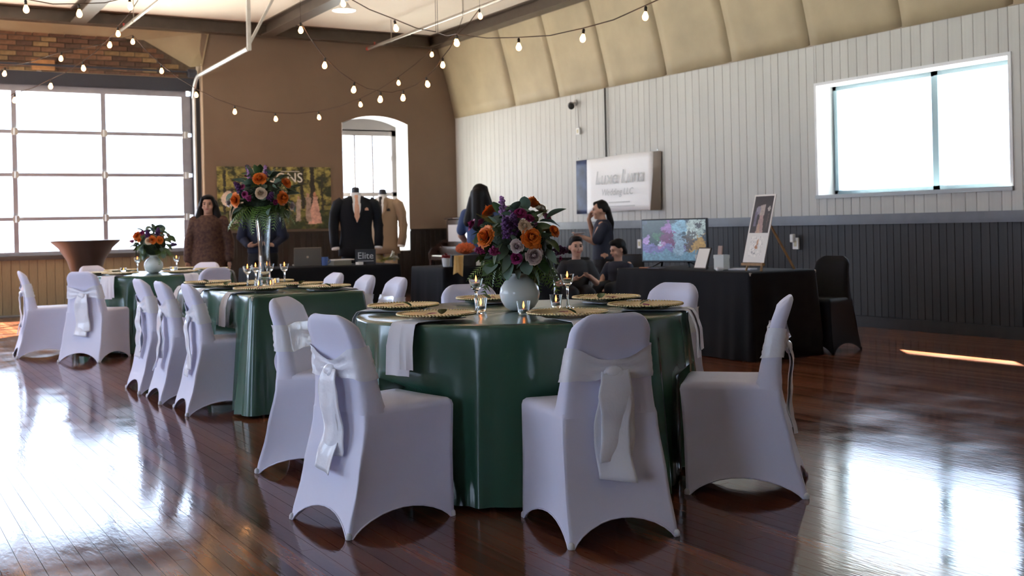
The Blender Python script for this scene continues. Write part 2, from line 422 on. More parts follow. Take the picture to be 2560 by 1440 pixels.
MB().lathe([(.012, 0), (.012, .05), (.02, .05), (.02, .09)], 8, Matrix.Translation((A1 - .1, y0 - .02, 2.3))).build('window_latch', M_FR2, w2)
# dado boards on the back wall
me = unit_board(M_BROWND, 'board_brown')
def boards_back(xa, xb, z0, z1, me, parent, w0, w1, yface, th=.02):
    x = xa
    while x < xb - .01:
        w = min(rnd(w0, w1), xb - x)
        o = bpy.data.objects.new('board', me); COL.objects.link(o); o.parent = parent
        o.matrix_local = Matrix(((0, w - .003, 0, x), (-th, 0, 0, yface), (0, 0, z1 - z0, z0), (0, 0, 0, 1)))
        x += w
boards_back(JX + .01, A0, .1, 1.10, me, wback, .09, .1, V - .022); boards_back(A1, U - .06, .1, 1.10, me, wback, .09, .1, V - .022); boards_back(A0, A1, .1, AZ0 - .01, me, wback, .09, .1, V - .022)
mb = MB()
for a, b in ((JX, A0), (A1, U - .05)): mb.box(a, b, V - .045, V, 1.09, 1.125)
struct(mb.build('trim_3', M_BROWND))
struct(MB().box(JX, U - .03, V - .03, V, 0, .11).build('baseboard_back', M_BROWND))

# ------------------------------------------------------------------ garage-door bay on the left of the back wall
VD = V + .12
DX0, DX1 = -1.65, 4.50; DZ0, DZ1 = .87, 3.29
low = struct(MB().box(-5.2, JX, VD + .02, VD + .4, -.05, DZ0 - .03).build('wall_bay', mat('wall_core')))
boards_back(-1.9, JX, .02, DZ0 - .07, unit_board(M_KHAKI, 'board_khaki'), low, .115, .125, VD)
struct(MB().box(-5.2, JX, VD - .05, VD + .3, DZ0 - .07, DZ0 - .005).build('trim_4', mat('sill_dark', (.07, .065, .06), .5)))
struct(MB().box(JX - .02, JX, V - .0, VD + .42, -.05, 3.75).build('trim_5', mat('jamb_cream', (.62, .50, .36), .6)))
struct(MB().box(-5.2, DX0 - .1, VD, VD + .4, DZ0 - .03, ZC).build('wall_bay_left', M_BROWN))
door = struct(thing('door_1', None, None))
zr = [DZ0, 1.394, 2.033, 2.655, DZ1]
xm = [DX0 + (DX1 - DX0) * i / 5 for i in range(6)]
for z in zr:
    h = .028 if z not in (DZ0, DZ1) else .05
    mb = MB().rbox(DX0, DX1, VD + .02, VD + .07, z - h, z + h, .006); mb.build('rail', M_STEEL, door)
for k, x in enumerate(xm):
    h = .035 if 0 < k < 5 else .075
    for i in range(4): MB().rbox(x - h, x + h, VD + .025, VD + .065, zr[i] + .028, zr[i + 1] - .028, .005).build('stile', M_STEEL, door)
pane_me = {}
for i in range(4):
    for k in range(5):
        MB().box(xm[k] + .035, xm[k + 1] - .035, VD + .045, VD + .05, zr[i] + .028, zr[i + 1] - .028).build('pane', M_PANE, door)
hg = MB().box(-.045, .045, -.02, 0, -.05, .05).lathe([(.016, 0), (.016, .1)], 8, Matrix.Translation((0, -.02, -.05))).mesh('hinge'); hg.materials.append(M_GALV)
for z in zr[1:4]:
    for x in xm[1:]:
        o = bpy.data.objects.new('hinge', hg); COL.objects.link(o); o.parent = door; o.location = (x - (.03 if x == xm[-1] else 0), VD + .02, z)
MB().box(DX0 - .1, JX - .03, VD - .02, VD + .1, DZ1 + .04, DZ1 + .24).build('header', mat('header_navy', (.035, .04, .055), .4), door)
MB().box(DX1 + .06, JX - .02, VD - .02, VD + .1, DZ0, DZ1 + .06).build('jamb', mat('header_navy'), door)
# track: vertical, bend, horizontal run, hanger
def track(x):
    pts = [(x, VD - .04, DZ0)] + [(x, VD - .04, 3.2)]
    for i in range(1, 7):
        a = pi / 2 * i / 6; pts.append((x, VD - .04 - .34 * (1 - cos(a)), 3.2 + .34 * sin(a)))
    pts.append((x, 14.66, 3.58)); return pts
MB().tube(track(4.60), .03, 6).build('track', M_GALV, door)
MB().bar((4.62, 14.66, 3.56), (4.62, 14.66, ZC), .05, .05).bar((4.62, 14.70, 3.62), (5.05, 14.70, ZC), .035, .035).build('track_hanger', M_GALV, door)
MB().lathe([(.05, 0), (.07, .02), (.07, .12), (.05, .14)], 12, Matrix.Translation((4.5, VD - .08, 3.60)) @ Matrix.Rotation(pi / 2, 4, 'Y')).tube([(-1.6, VD - .08, 3.62), (4.5, VD - .08, 3.62)], .016, 8).build('torsion_shaft', mat('header_navy'), door)
# brick above the door
VBK = V + .26
bw = struct(MB().box(-5.2, JX, VBK + .04, VBK + .3, 3.4, 4.3).build('wall_brick', M_MORTAR))
bricks = []
for k, (cc) in enumerate([(.20, .10, .055), (.26, .16, .075), (.15, .075, .045), (.30, .19, .09), (.11, .06, .04)]):
    mb = MB().rbox(-.105, .105, -.02, .03, -.032, .032, .004); me = mb.mesh('brick'); me.materials.append(mat('brick_%d' % k, cc, .85, var=.25, scale=14, objrand=.15, bump=.3, bscale=60)); bricks.append(me)
row = 0; z = 3.50
while z < 4.17:
    x = 1.55 + (.11 if row % 2 else 0)
    while x < 4.66:
        lim = 4.62 if z < 3.75 else 4.62 - (z - 3.72) * 2.1
        if x + .1 < lim:
            o = bpy.data.objects.new('brick', random.choices(bricks, (4, 2, 4, 1, 3))[0]); COL.objects.link(o); o.parent = bw
            o.location = (x, VBK + .04 + rnd(-.006, .004), z)
        x += .222
    z += .076; row += 1
# conduit on the brick
tag(MB().tube([(1.5, VBK - .02, 3.54), (4.4, VBK - .02, 3.54)], .016, 8).build('conduit_pipe', mat('tan_pipe', (.45, .36, .24), .5)), 'thin tan conduit running along the brick above the garage door', 'pipe')
tag(MB().rbox(2.30, 2.62, VBK - .05, VBK + .0, 3.57, 3.72, .008).build('junction_panel', mat('rust_board', (.42, .20, .08), .7, var=.3)), 'rust coloured wooden block on the brick above the garage door', 'block')
tag(MB().rbox(2.36, 2.43, VBK - .09, VBK - .05, 3.46, 3.55, .006).build('motion_sensor', mat('white_plastic', (.8, .8, .78), .4)), 'small white sensor box below the rust coloured block', 'sensor')
# cream soffit between brick and beam, and its sloping cheek
sf = MB(); sf._add([(-5.2, V - .02, ZB + .04), (JX + .12, V - .02, ZB + .04), (3.9, VBK + .05, 4.13), (-5.2, VBK + .05, 4.13)], [(0, 1, 2, 3)])
sf._add([(JX + .12, V - .02, ZB + .04), (JX, V - .02, 3.72), (4.62, VBK + .05, 3.74), (3.9, VBK + .05, 4.13)], [(0, 1, 2, 3)])
o = struct(sf.build('soffit', M_SLOPE)); o.modifiers.new('thick', 'SOLIDIFY').thickness = .02

# ------------------------------------------------------------------ rest of the hall, behind and left of the camera
XL, YB = -5.0, -6.0
def wall_with_holes(name, axis, pos, a0, a1, holes, zt, th, m):
    mb = MB(); cur = a0
    def bx(p, q, z0, z1):
        if axis == 'x': mb.box(pos - th, pos, p, q, z0, z1)
        else: mb.box(p, q, pos - th, pos, z0, z1)
    for (h0, h1, z0, z1) in holes:
        bx(cur, h0, -.05, zt); bx(h0, h1, -.05, z0); bx(h0, h1, z1, zt); cur = h1
    bx(cur, a1, -.05, zt); return struct(mb.build(name, m))
hl = [(-.4, 1.4, .8, 2.8), (5.6, 8.4, .7, 3.1), (10.2, 13.0, .7, 3.1)]
hb = []
wall_with_holes('wall_left', 'x', XL, YB - .2, V + .5, hl, ZC + .1, .2, M_WHITEB)
wall_with_holes('wall_rear', 'y', YB, XL, U + T, hb, ZC + .1, .2, M_WHITEB)
k = 3
for (a, b, z0, z1) in hl:
    w = struct(thing('window_%d' % k, None, None)); k += 1
    for t in (a, (a + b) / 2, b): MB().box(XL - .12, XL - .06, t - .03, t + .03, z0, z1).build('window_frame', M_STEEL, w)
    for p_, q_ in ((a, (a + b) / 2), ((a + b) / 2, b)): MB().box(XL - .095, XL - .09, p_ + .03, q_ - .03, z0 + .02, z1 - .02).build('pane', M_PANE, w)
    for z in (z0, z0 + 1.0, z1): MB().box(XL - .12, XL - .06, a, b, z - .025, z + .025).build('window_bar', M_STEEL, w)
for (a, b, z0, z1) in hb:
    w = struct(thing('window_%d' % k, None, None)); k += 1
    for t in (a, (a + b) / 2, b): MB().box(t - .03, t + .03, YB - .12, YB - .06, z0, z1).build('window_frame', M_STEEL, w)
# outside
struct(MB().box(-60, 70, -60, 80, -.9, -.5).build('ground', M_OUT))
rl = thing('deck_railing', 'thin metal railing outside beyond the garage door', 'railing', (0, 19.5, 0))
M_RAILOUT = mat('railing_grey', (.55, .55, .55), .5, metal=.4)
MB().box(-3, 7, -.02, .02, 1.0, 1.04).build('top_rail', M_RAILOUT, rl); MB().box(-3, 7, -.02, .02, -.3, -.27).build('bottom_rail', M_RAILOUT, rl)
pm = MB().box(-.02, .02, -.02, .02, -.5, 1.04).mesh('post'); pm.materials.append(M_RAILOUT)
bm_ = MB().box(-.006, .006, -.006, .006, -.28, 1.0).mesh('baluster'); bm_.materials.append(M_RAILOUT)
for i in range(9):
    o = bpy.data.objects.new('post', pm); COL.objects.link(o); o.parent = rl; o.location = (-3 + i * 1.25, 0, 0)
for i in range(40):
    o = bpy.data.objects.new('baluster', bm_); COL.objects.link(o); o.parent = rl; o.location = (-2.9 + i * .25, 0, 0)

# ------------------------------------------------------------------ spandex-covered banquet chair
M_SPAN = mat('white_spandex', (.79, .775, .95), .6, sheen=.2, var=.02, scale=4, bump=.015, bscale=900)
M_SATIN = mat('white_satin', (.90, .89, .97), .24, sheen=.2, spec=.7, bump=.25, bscale=30)
M_PAD = mat('foot_pocket', (.70, .70, .74), .6)
CH = .812
def lerp_tab(tab, z):
    for (z0, a), (z1, b) in zip(tab, tab[1:]):
        if z <= z1:
            t = max(0, (z - z0) / (z1 - z0)); t = t * t * (3 - 2 * t) * .5 + t * .5; return a + (b - a) * t
    return tab[-1][1]
YR = [(0, -.25), (.2, -.196), (.40, -.152), (.50, -.148), (.65, -.163), (CH, -.208)]
YF = [(.36, -.02), (.50, -.062), (.65, -.098), (.76, -.135), (CH, -.182)]
WB = [(0, .215), (.2, .206), (.42, .192), (.55, .176), (.70, .160), (CH, .157)]
WF = [(0, .208), (.25, .200), (.45, .196)]
YFR = [(0, .245), (.25, .250), (.46, .262)]
def back_ring(z, grow=0., n=10):
    yr, yf = lerp_tab(YR, z) - grow, lerp_tab(YF, z) + grow; w = lerp_tab(WB, z)
    R = .088; zc = CH - R
    if z > zc: w = w - R + sqrt(max(R * R - (z - zc) ** 2, 0))
    w += grow
    if z > CH - .02:
        k = (z - (CH - .02)) / .02; m = (yr + yf) / 2; h = (yf - yr) / 2 * (1 - .75 * k * k); yr, yf = m - h, m + h
    pts = []
    r = min(.02, (yf - yr) * .45)
    for i in range(n + 1):                       # rear face, left to right
        t = -1 + 2 * i / n; pts.append((t * (w - r * .6), yr + .004 * cos(t * pi / 2) * -1 + (.0), z))
    pts.append((w, yr + r, z)); pts.append((w + .0, yf - r, z))
    for i in range(n + 1):
        t = 1 - 2 * i / n; pts.append((t * (w - r * .6), yf - .012 * cos(t * pi / 2), z))
    pts.append((-w, yf - r, z)); pts.append((-w, yr + r, z))
    return pts
def chair_cover():
    mb = MB(); NL = 9; ZT = .435
    SS = [0, .04, .07, .12, .2, .3, .4, .5, .6, .7, .8, .88, .93, .96]; n = len(SS)
    def side(p):                                  # p in 0..4: side index + s
        k = int(p) % 4; s = p - int(p); return k, s
    rings = []
    for lv in range(NL + 1):
        t = lv / NL; ring = []
        for k in range(4):
            for i in range(n):
                s = SS[i]; c = 4 * s * (1 - s)
                hb = (.085, .075, .085, .075)[k]
                s2 = min(1, max(0, (s - .045) / .91)); zb = hb * (4 * s2 * (1 - s2)) ** .7
                z = zb + (ZT - zb) * t
                yr, yf = lerp_tab(YR, z), lerp_tab(YFR, z); wr_, wf_ = lerp_tab(WB, z), lerp_tab(WF, z)
                cs = [(-wr_, yr), (wr_, yr), (wf_, yf), (-wf_, yf)]
                a, b = cs[k], cs[(k + 1) % 4]
                bow = .016 * c * (1 - t) * (1 if k != 0 else .6) + ((.010, .020, .012, .020)[k] * c ** .55 * sin(pi * t) ** .7)
                px = a[0] + (b[0] - a[0]) * s; py = a[1] + (b[1] - a[1]) * s
                dx, dy = b[0] - a[0], b[1] - a[1]; L = sqrt(dx * dx + dy * dy)
                px += -dy / L * bow; py += dx / L * bow
                if i == 0:                        # soften the corner
                    cxm, cym = 0, (yr + yf) / 2; f = .985; px = cxm + (px - cxm) * f; py = cym + (py - cym) * f
                ring.append((px, py, z))
        rings.append(ring)
    top = rings[-1]
    def inset(r, d, z):
        out = []
        for (x, y, _) in r:
            cy = .05; v = Vector((x, y - cy)); L = v.length; v = v * ((L - d) / L); out.append((v.x, v.y + cy, z))
        return out
    rings.append(inset(top, .006, .452)); rings.append(inset(top, .022, .462))
    for f in (.35, .7, .93):
        rings.append([(x * (1 - f), (y - .05) * (1 - f) + .05, .462 - .006 * f) for x, y, _ in rings[NL + 2]])
    mb.loft(rings, False, True)
    zs = [.437, .45, .48, .54, .60, .66, .70] + [CH - .088 + .088 * sin(pi / 2 * i / 7) for i in range(1, 8)]
    zs[-1] = CH - .0008
    mb.loft([back_ring(z) for z in zs], False, True)
    # hem: a thin welt along the arched lower edge
    mb.tube(rings[0] + [rings[0][0]], .0035, 5, False)
    return mb
cover_me = chair_cover().mesh('cover', 'all'); cover_me.materials.append(M_SPAN)
black_cover = cover_me.copy(); black_cover.materials.clear(); black_cover.materials.append(mat('black_spandex', (.006, .006, .009), .7, spec=.3))
foot_me = MB().lathe([(.010, 0), (.013, .003), (.012, .016), (.006, .024)], 10).mesh('foot', 'all'); foot_me.materials.append(M_PAD)
def band_mesh(seed):
    r = random.Random(seed); mb = MB(); rings = []
    zs = [.565 + .125 * i / 9 for i in range(10)]
    ph = [r.uniform(0, 6) for _ in range(4)]
    for i, z in enumerate(zs):
        ring = []
        for (x, y, zz) in back_ring(z, .0045):
            rear = y < lerp_tab(YR, z) + .02
            gather = math.exp(-(x / .10) ** 2) if rear else 0
            zz2 = zz + (.595 - zz) * .55 * gather + (.006 * sin(x * 40 + ph[0]) if rear else .004 * sin(x * 30 + ph[1]))
            off = .004 * sin(i * 1.7 + x * 22 + ph[2]) + (.012 * gather if rear else 0)
            ring.append((x, y + (-abs(off) if rear else abs(off)), zz2))
        rings.append(ring)
    mb.loft(rings, False, False); return mb
def tail_strip(r, L, w, x0, y0, z0, sway, fold):
    ph = r.uniform(0, 6); tw = r.uniform(-.022, .022)
    def fn(s, t):
        z = z0 - L * t; base = lerp_tab(YR, max(z, .05))
        # hangs from the knot, a little clear of the cover
        y = min(y0, base - .012) - .010 * sin(pi * min(1, t * 2)) + .005 * sin((s - .5) * 5 + ph + t * 3) * (.3 + t) + .003 * sin(t * 17 + ph) - abs(tw) * t + 2 * tw * (s - .5) * t
        ww = w * (.72 + .28 * min(1, t * 4)) * (1 - .03 * sin(t * 9 + ph))
        return (x0 + (s - .5) * ww + sway * t + .006 * sin(t * 7 + ph), y, z + .010 * (s - .5) * fold)
    return fn
def sash_set(seed):
    r = random.Random(seed)
    out = {}
    out['sash_band'] = band_mesh(seed).mesh('sash_band', 'all')
    y0 = lerp_tab(YR, .6)
    kn = MB().ell((0, y0 - .022, .598), (.040, .020, .024), 14).ell((.016, y0 - .026, .588), (.026, .016, .026), 12)
    out['sash_knot'] = kn.mesh('sash_knot', 'all')
    L1, L2 = r.uniform(.30, .36), r.uniform(.34, .41)
    sw = r.uniform(-.015, .015)
    out['sash_tail'] = MB().grid(tail_strip(r, L1, .138, .006, y0 - .030, .60, sw, 1.2), 12, 24).mesh('sash_tail', 'all')
    out['sash_tail2'] = MB().grid(tail_strip(r, L2, .128, -.004, y0 - .018, .595, sw * .4 - .012, -1.5), 12, 24).mesh('sash_tail', 'all')
    for m in out.values(): m.materials.append(M_SATIN)
    return out
SASH = [sash_set(s) for s in (3, 11, 29, 41)]
CHAIRS = []
def chair(x, y, fdir, label, group, sash=0, black=False):
    # fdir: direction the sitter looks (towards the table); chair front is +y locally
    rz = atan2(fdir[1], fdir[0]) - pi / 2
    t = thing('banquet_chair', label, 'chair', (x, y, 0), rz, group)
    CHAIRS.append((x, y, Vector(fdir).normalized()))
    link('cover', black_cover if black else cover_me, None, t)
    for fx, fy in ((-.207, -.243), (.207, -.243), (.2, .238), (-.2, .238)):
        o = link('foot', foot_me, None, t); o.location = (fx, fy, 0)
        if black: o.material_slots[0].link = 'OBJECT'; o.material_slots[0].material = mat('black_spandex')
    if sash is not None:
        S = SASH[sash % 4]; b = link('sash', S['sash_band'], None, t)
        link('knot', S['sash_knot'], None, b); [link('tail', S[q_], None, b).modifiers.new('thick', 'SOLIDIFY').__setattr__('thickness', .003) for q_ in ('sash_tail', 'sash_tail2')]
    return t
T1 = Vector((2.67, 4.46)); T3 = Vector((2.62, 11.6))
G1 = 'white covered chairs around the nearest round table'
chair(2.385, 3.475, (.18, .98), 'white spandex covered chair with hanging sash at the front, back to the camera', G1, 0)
chair(1.745, 4.085, (.98, .17), 'white covered chair at the left front of the nearest table, turned right', G1, 1)
chair(3.285, 3.64, (-.71, .70), 'white covered chair seen in profile at the right of the nearest table', G1, 2)
chair(1.935, 5.14, (.74, -.67), 'white covered chair half hidden behind the left front chair, its backrest front showing', G1, 3)
chair(2.93, 5.39, (-.28, -.96), 'white covered chair behind the nearest table, its top showing left of the white vase', G1, 1)
chair(3.60, 4.67, (-.97, -.23), 'white covered chair behind the right edge of the nearest green table', G1, 0)
G2 = 'white covered chairs along the rectangular table'
chair(2.02, 7.20, (1, -.06), 'white covered chair nearest the camera in the row of three left of the rectangular table', G2, 2)
chair(1.99, 7.81, (1, -.03), 'white covered chair in the middle of the row of three left of the rectangular table', G2, 0)
chair(1.975, 8.40, (1, 0), 'white covered chair farthest in the row of three left of the rectangular table', G2, 3)
chair(2.93, 6.80, (-1, 0.1), 'white covered chair nearest in the row on the far side of the rectangular table', G2, 1)
chair(2.94, 7.34, (-1, 0.1), 'white covered chair in the middle of the far row beside the rectangular table', G2, 2)
chair(2.96, 7.98, (-1, 0.05), 'white covered chair farthest in the row on the far side of the rectangular table', G2, 0)
G3 = 'white covered chairs around the farthest round table'
chair(1.90, 10.80, (.70, .70), 'white covered chair with its back to the camera at the farthest table on the left', G3, 2)
chair(1.56, 11.57, (1, -.05), 'white covered chair in profile at the far left of the farthest table', G3, 1)
chair(2.27, 12.46, (.37, -.93), 'white covered chair behind the farthest table, in front of the brown cocktail table', G3, 0)
chair(3.25, 12.25, (-.7, -.72), 'white covered chair behind the farthest table in front of the woman', G3, 3)
chair(2.87, 10.55, (-.22, .97), 'white covered chair at the near right of the farthest table, its back showing', G3, 1)
chair(7.22, 6.98, (-.9, -.25), 'black covered chair beside the black table under the big window', None, None, True)

# ------------------------------------------------------------------ tables and satin cloths
TH = .737
def satin_mat():
    m = mat('green_satin', (.030, .098, .062), .23, spec=1., sheen=.0, vary2=(.040, .112, .072), scale=3, bump=.22, bscale=11, stretch=(1, 1, .3))
    return m
M_GREEN = satin_mat()
def blocked(x, y, z):
    if z > .50: return False
    for cx, cy, f in CHAIRS:
        dx, dy = x - cx, y - cy; a = dx * f.x + dy * f.y; b = -dx * f.y + dy * f.x
        if -.3 < a < .292 and abs(b) < .235: return True
    return False
def push(x, y, z, nx, ny):
    k = 0
    while blocked(x, y, z) and k < 40: x -= nx * .012; y -= ny * .012; k += 1
    return x, y
def pleats(th, seed, n=28):
    r = random.Random(seed); v = 0
    for k in range(n):
        c = 2 * pi * (k + r.uniform(.1, .9)) / n; w = r.uniform(.028, .065); h = r.uniform(.2, 1.)
        d = (th - c + pi) % (2 * pi) - pi; v += h * math.exp(-(d / w) ** 2)
    return v
def folds(th, seed, n=9):
    r = random.Random(seed); v = 0
    for k in range(n):
        f = 5 + k * 2; v += sin(th * f + r.uniform(0, 6.28)) * r.uniform(.3, 1) / (1 + k * .35)
    return v / 2.6
def round_cloth(R, seed, drop, at, amp=.085, flare=.008):
    mb = MB(); seg = 300; rings = []
    for r in (.001, .25, .5, .68, R - .02): rings.append([(r * cos(2 * pi * k / seg), r * sin(2 * pi * k / seg), TH + .002 + .0012 * sin(k * .31 + r * 30)) for k in range(seg)])
    rings.append([((R - .004) * cos(2 * pi * k / seg), (R - .004) * sin(2 * pi * k / seg), TH - .002) for k in range(seg)])
    rings.append([(R * cos(2 * pi * k / seg), R * sin(2 * pi * k / seg), TH - .012) for k in range(seg)])
    NV = 16
    for j in range(1, NV + 1):
        t = j / NV; ring = []
        for k in range(seg):
            th = 2 * pi * k / seg; f = folds(th, seed); f2 = folds(th + .3, seed + 5)
            g = t ** .8
            rad = R + flare * t + amp * g * pleats(th, seed) + .024 * g * f + .010 * sin(pi * min(1, t * 2.5)) * f2
            z = TH - .012 - (drop - .012) * t + .006 * f2 * t
            ta = th + .02 * f2 * t; px, py = push(at.x + rad * cos(ta), at.y + rad * sin(ta), z, cos(ta), sin(ta))
            ring.append((px - at.x, py - at.y, max(z, .006)))
        rings.append(ring)
    mb.loft(rings, True, False); return mb
def rect_cloth(x0, x1, y0, y1, th, drop, seed, m, name, amp=.022, flare=.05, rc=.03, nn=150, bulge=.03):
    # rounded-rectangle plan, skirt with folds and pointed corners
    per = []
    r = rc; W_, H_ = x1 - x0, y1 - y0
    segs = [((x0 + r, y0), (x1 - r, y0), (0, -1)), ((x1, y0 + r), (x1, y1 - r), (1, 0)), ((x1 - r, y1), (x0 + r, y1), (0, 1)), ((x0, y1 - r), (x0, y0 + r), (-1, 0))]
    tot = 2 * (W_ + H_)
    for i, (a, b, nn_) in enumerate(segs):
        L = sqrt((b[0] - a[0]) ** 2 + (b[1] - a[1]) ** 2); k = max(4, int(nn * L / tot))
        for j in range(k + 1):
            t = j / k; per.append((a[0] + (b[0] - a[0]) * t, a[1] + (b[1] - a[1]) * t, nn_[0], nn_[1], 0))
        n2 = segs[(i + 1) % 4][2]; c = (b[0] - nn_[0] * r, b[1] - nn_[1] * r)
        for j in range(1, 4):
            t = j / 4; nx, ny = nn_[0] * cos(t * pi / 2) + n2[0] * sin(t * pi / 2), nn_[1] * cos(t * pi / 2) + n2[1] * sin(t * pi / 2)
            per.append((c[0] + nx * r, c[1] + ny * r, nx, ny, sin(t * pi)))
    rings = []
    cx, cy = (x0 + x1) / 2, (y0 + y1) / 2
    for f in (.02, .4, .8): rings.append([(cx + (p[0] - cx) * f, cy + (p[1] - cy) * f, th + .002) for p in per])
    rings.append([(p[0] - p[2] * .006, p[1] - p[3] * .006, th) for p in per]); rings.append([(p[0], p[1], th - .012) for p in per])
    NV = 14
    for j in range(1, NV + 1):
        t = j / NV; ring = []
        for q, p in enumerate(per):
            a = q / len(per) * 2 * pi; f = folds(a * 2.0, seed, 11) * .5 + pleats(a, seed, 34)
            o = flare * t + amp * t ** .8 * f + bulge * p[4] * t
            z = max(.006, th - .012 - (drop - .012) * t); px, py = push(p[0] + p[2] * o, p[1] + p[3] * o, z, p[2], p[3])
            ring.append((px, py, z))
        rings.append(ring)
    return MB().loft(rings, True, False).build(name, m, None, smooth='all')
def under_table(label, group, x, y, kind, w=.76, l=1.83, h=TH):
    t = thing('folding_table', label, 'table', (x, y, 0), 0, group); m = mat('table_laminate', (.55, .5, .42), .5); ml = mat('table_leg_metal', (.15, .15, .15), .4, metal=.6)
    if kind == 'round':
        MB().lathe([(.745, h - .032), (.752, h - .028), (.752, h - .005), (.745, h - .002)], 48).build('tabletop', m, t, 40); a = .4; b = .4
    else:
        MB().rbox(-w / 2 + .008, w / 2 - .008, -l / 2 + .008, l / 2 - .008, h - .03, h - .002, .004).build('tabletop', m, t); a = w / 2 - .1; b = l / 2 - .2
    for sx in (-1, 1):
        for sy in (-1, 1): MB().tube([(sx * a, sy * b, h - .03), (sx * a, sy * b, 0)], .014, 8).build('leg', ml, t)
    return t
under_table('round folding table under the nearest green satin cloth', None, T1.x, T1.y, 'round')
under_table('rectangular folding table under the middle green satin cloth', None, 2.47, 7.62, 'rect')
under_table('round folding table under the farthest green satin cloth', None, T3.x, T3.y, 'round')
def cloth(o, loc, label): o.location = loc; return tag(o, label, 'tablecloth', 'floor length satin cloths')
cloth(round_cloth(.762, 4, TH - .02, T1).build('tablecloth', M_GREEN, None, 'all'), (T1.x, T1.y, 0), 'green satin tablecloth on the nearest round table')
cloth(round_cloth(.762, 9, TH - .02, T3).build('tablecloth', M_GREEN, None, 'all'), (T3.x, T3.y, 0), 'green satin tablecloth on the farthest round table at the left')
cloth(rect_cloth(2.09, 2.85, 6.70, 8.54, TH, TH - .02, 17, M_GREEN, 'tablecloth', amp=.05, flare=.05, rc=.05), (0, 0, 0), 'green satin tablecloth on the rectangular table in the middle')
M_BLACK = mat('black_cloth', (.0045, .0045, .0065), .8, spec=.3)
TR = .715
under_table('folding table under the black cloth with the television', None, 6.575, 7.70, 'rect', .75, 1.83, TR)
tag(rect_cloth(6.2, 6.95, 6.79, 8.61, TR, TR - .006, 23, M_BLACK, 'tablecloth', amp=.03, flare=.03, rc=.03), 'black tablecloth on the table with the television and easel', 'tablecloth')
under_table('folding table under the black cloth with the laptop', None, 4.52, 11.93, 'rect', 1.64, .75, TH)
tag(rect_cloth(3.7, 5.34, 11.55, 12.31, TH, TH - .006, 31, M_BLACK, 'tablecloth', amp=.02, flare=.02), 'black tablecloth on the table with the laptop in front of the suits', 'tablecloth')
under_table('folding table under the black cloth with the orange flowers', None, 5.83, 10.33, 'rect', 1.54, .75, TH)
tag(rect_cloth(5.06, 6.6, 9.95, 10.71, TH, TH - .006, 37, M_BLACK, 'tablecloth', amp=.02, flare=.02), 'black tablecloth on the table with the orange flower ball', 'tablecloth')
# tall cocktail table in a stretch cover
ct = thing('cocktail_table', 'tall cocktail table in a brown stretch cover before the garage door', 'table', (2.34, 13.75, 0))
M_CK = mat('brown_spandex', (.045, .021, .009), .38, sheen=.3)
prof = [(.36, 0), (.335, .03), (.25, .12), (.165, .30), (.135, .48), (.15, .66), (.21, .85), (.30, .99), (.375, 1.06), (.385, 1.075), (.38, 1.082)]
MB().lathe(prof, 40, None, False, False).build('cover', M_CK, ct, 'all')
MB().lathe([(.001, 1.083), (.382, 1.083), (.384, 1.076)], 40, None, True, False).build('tabletop', mat('pale_top', (.75, .76, .76), .3), ct, 40)
for a in (.8, 2.4, 3.9, 5.5): o = MB().lathe([(.02, 0), (.024, .004), (.02, .02)], 8).build('foot', M_PAD, ct); o.location = (.36 * cos(a), .36 * sin(a), 0)

# ------------------------------------------------------------------ chargers, napkins, garnish
M_GOLD = mat('gold_glass', (.62, .50, .30), .28, metal=.55, var=.08, scale=30)
ch_me = MB().lathe([(.001, .004), (.095, .004), (.10, 0), (.104, .003), (.15, .015), (.166, .0185), (.166, .0215), (.150, .0195), (.112, .009), (.001, .008)], 48).mesh('plate', 40); ch_me.materials.append(M_GOLD)
bd = MB()
for k in range(72): bd.ell((.165 * cos(2 * pi * k / 72), .165 * sin(2 * pi * k / 72), .0205), (.0072, .0072, .0064), 6)
bead_me = bd.mesh('beaded_rim', 'all'); bead_me.materials.append(mat('gold_bead', (.68, .55, .30), .22, metal=.8))
M_NAP = mat('white_linen', (.82, .80, .86), .75, sheen=.2, bump=.03, bscale=300)
def napkin_mesh(edge, hang, w, off, seed):
    r = random.Random(seed); mb = MB()
    def strip(w, hang, dx, dz, dy, sk):
        path = [(-.10, .002), (edge - .03, .0025), (edge - .006, .003), (edge + .006 + dx, -.004), (edge + off * .6 + dx, -.03), (edge + off + dx, -.09), (edge + off + .004 + dx, -hang)]
        rings = []
        for i, (x, z) in enumerate(path):
            wv = .006 * sin(i * 2.1 + seed) if i > 3 else 0; s = sk * max(0, i - 3) / 3
            th = .0022; nx, nz = ((0, th) if i < 3 else (th, 0)) if i != 3 else (th * .7, th * .7)
            cols_ = 6; a = []; b = []
            for j in range(cols_ + 1):
                y = -w / 2 + w * j / cols_ + dy + s; ripple = (.004 * sin(j * 1.9 + seed) * (i - 3) / 3) if i > 3 else 0
                a.append((x + nx + ripple + wv * .3, y, z + nz + dz)); b.append((x + ripple + wv * .3, y, z + dz))
            rings.append(a + b[::-1])
        mb.loft(rings, True, True)
    strip(w, hang, 0, 0, 0, 0); strip(w * .55, hang - rnd(.01, .03), .008, .0028, w * .3, .02)
    return mb
leaf_g = mat('leaf_green', (.055, .11, .035), .45, var=.3, scale=20)
M_EUC = mat('eucalyptus', (.17, .26, .20), .5, var=.2, scale=12)
M_MAG = mat('magenta_petal', (.28, .015, .12), .5, var=.25, scale=30)
M_PUR = mat('purple_petal', (.085, .018, .12), .5, var=.35, scale=30)
M_LAV = mat('lavender_petal', (.42, .20, .45), .5, var=.3, scale=30)
M_ORG = mat('orange_petal', (.60, .07, .008), .5, vary2=(.80, .17, .015), scale=22)
M_CRM = mat('cream_petal', (.82, .62, .42), .5, var=.12, scale=20)
M_WLV = mat('pale_mauve_petal', (.62, .48, .46), .5, vary2=(.50, .32, .40), scale=25)
